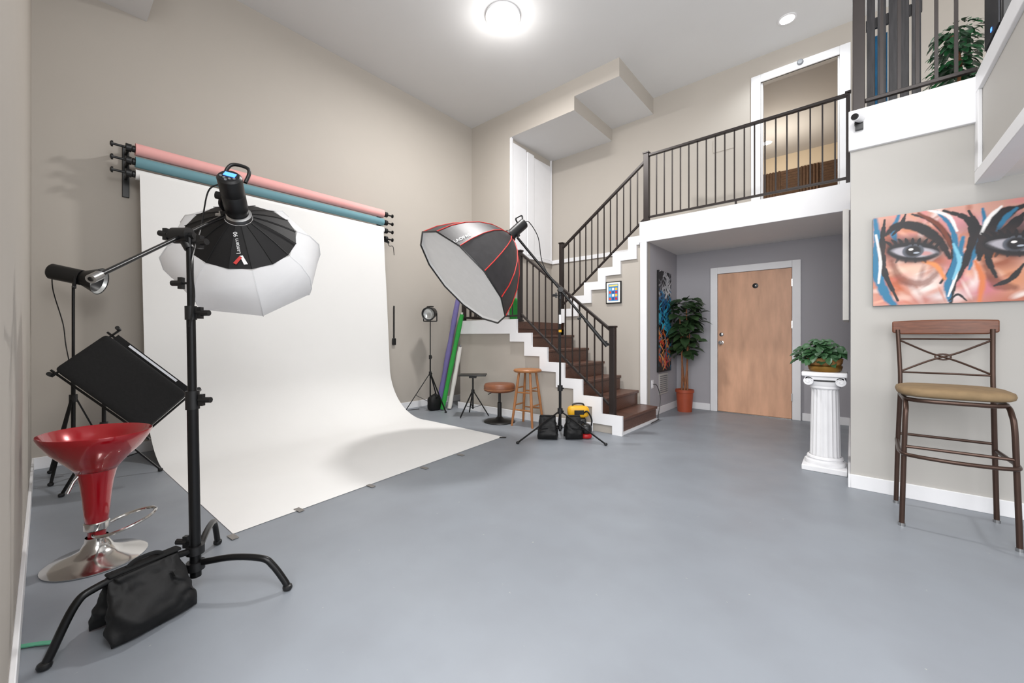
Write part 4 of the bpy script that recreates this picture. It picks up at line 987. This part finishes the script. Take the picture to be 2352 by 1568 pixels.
for k in range(340):
    a = rnd.uniform(0, 2*PI); rr = rnd.uniform(.02, .11); z = rnd.uniform(.17, .66)
    b = vp+V((rr*math.cos(a), rr*math.sin(a), z)); leaves.leaf(b, V((math.cos(a), math.sin(a), rnd.uniform(-.8, .3))), V((0, -.4, 1)), rnd.uniform(.05, .08), rnd.uniform(.032, .05), .5)
for v in leaves.bm.verts: v.co.y = max(v.co.y, 3.96)
leaves.build('foliage', m_leaf2, vpl, smooth=60)
MB().tube(catmull([vp+zv*.14, vp+V((.02, 0, .4)), vp+V((-.02, 0, .6))]), .01, 8).build('stem', m_bark, vpl)
spk = V((.655, 3.45, 2.78))
sk = thing('loudspeaker', 'black loudspeaker standing on the loft parapet at the upper right', 'speaker', spk)
MB().box(.61, .71, 3.3, 3.62, 2.78, 3.35).build('cabinet', m_black, sk, bevel=.01)
MB().box(.603, .609, 3.315, 3.605, 2.80, 3.33).build('grille', m_grille, sk)
MB().box(.60, .603, 3.44, 3.46, 2.83, 2.85).build('indicator', m_ledblue, sk)
for i in range(6):
    x0 = -1.66+.305*i
    t = thing('acoustic_panel', 'brown ridged acoustic foam panel on the upper room wall', 'acoustic panel', (x0+.15, 9.5, 3.7), 'acoustic foam panels in the upper room')
    MB().box(x0, x0+.3, 9.47, 9.499, 3.7, 4.38).build('backing', m_foam, t)
    g = MB()
    if i % 2:
        for k in range(6): g.prism([(x0+.05*k, 9.47, 3.7), (x0+.05*k+.05, 9.47, 3.7), (x0+.05*k+.025, 9.42, 3.7)], (0, 0, .68))
    else:
        for k in range(13): g.prism([(x0, 9.47, 3.7+.052*k), (x0, 9.47, 3.752+.052*k), (x0, 9.42, 3.726+.052*k)], (.3, 0, 0))
    g.build('ridges', m_foam, t, flat=True)
# ------------------------------------------------------------ lights
def light(kind, name, loc, e, size=.2, col=(1, 1, 1), tgt=None, disk=False):
    l = bpy.data.lights.new(name, kind); l.energy = e; l.color = col
    if kind == 'AREA':
        l.size = size
        if disk: l.shape = 'DISK'
    else: l.shadow_soft_size = size
    if kind == 'SPOT': l.spot_size = math.radians(150); l.spot_blend = .6
    o = bpy.data.objects.new(name, l); C.objects.link(o); o.location = V(loc)
    if tgt is not None: o.rotation_euler = (V(tgt)-V(loc)).to_track_quat('-Z', 'Y').to_euler()
    return o
light('AREA', 'ceiling_lamp_light', (lc.x, lc.y, 4.70), 105, .34, (1, .985, .97), (lc.x, lc.y, 0), True)
light('POINT', 'ceiling_lamp_glow', (lc.x, lc.y, 4.56), 11, .15, (1, .985, .97))
light('SPOT', 'recessed_lamp_light', (rl.x, rl.y, 4.82), 60, .07, (.90, .96, 1), (rl.x, rl.y, 0))
light('POINT', 'upper_room_light', (-1.0, 8.3, 3.9), 52, .2, (1, .92, .80))
light('AREA', 'added_fill_light', (.3, -.9, 3.6), 95, 2.6, (1, 1, 1), (-2.6, 3.2, 1.4))  # added area fill behind the camera, stands for no seen lamp
light('AREA', 'low_fill_light', (-.1, -1.4, 1.9), 80, 2.0, (1, 1, 1), (-1.0, 6.0, 1.3))  # added low fill, out of view, to brighten the alcove
light('POINT', 'upper_fill_light', (1.0, .3, 3.5), 180, .6, (1, .995, .99))  # added unseen point source that brightens the ceiling, not a loft fixture
light('AREA', 'side_fill_light', (2.6, 1.0, 1.9), 32, 1.6, (.97, .98, 1), (-1.0, 4.2, .8))  # extra unseen fill from the right, no fixture belongs to it
w = bpy.data.worlds.new('world'); SC.world = w; w.use_nodes = True
w.node_tree.nodes['Background'].inputs['Color'].default_value = (.97, .98, 1, 1); w.node_tree.nodes['Background'].inputs['Strength'].default_value = 1.0
SC.view_settings.view_transform = 'Standard'
# ------------------------------------------------------------ camera
cd = bpy.data.cameras.new('camera'); co = bpy.data.objects.new('camera', cd); C.objects.link(co)
co.location = CAM; co.rotation_euler = (PI/2, 0, YAW); cd.sensor_width = 36; cd.lens = 36*F/2352; cd.shift_y = (HZ-784)/2352; cd.clip_start = .01
SC.camera = co
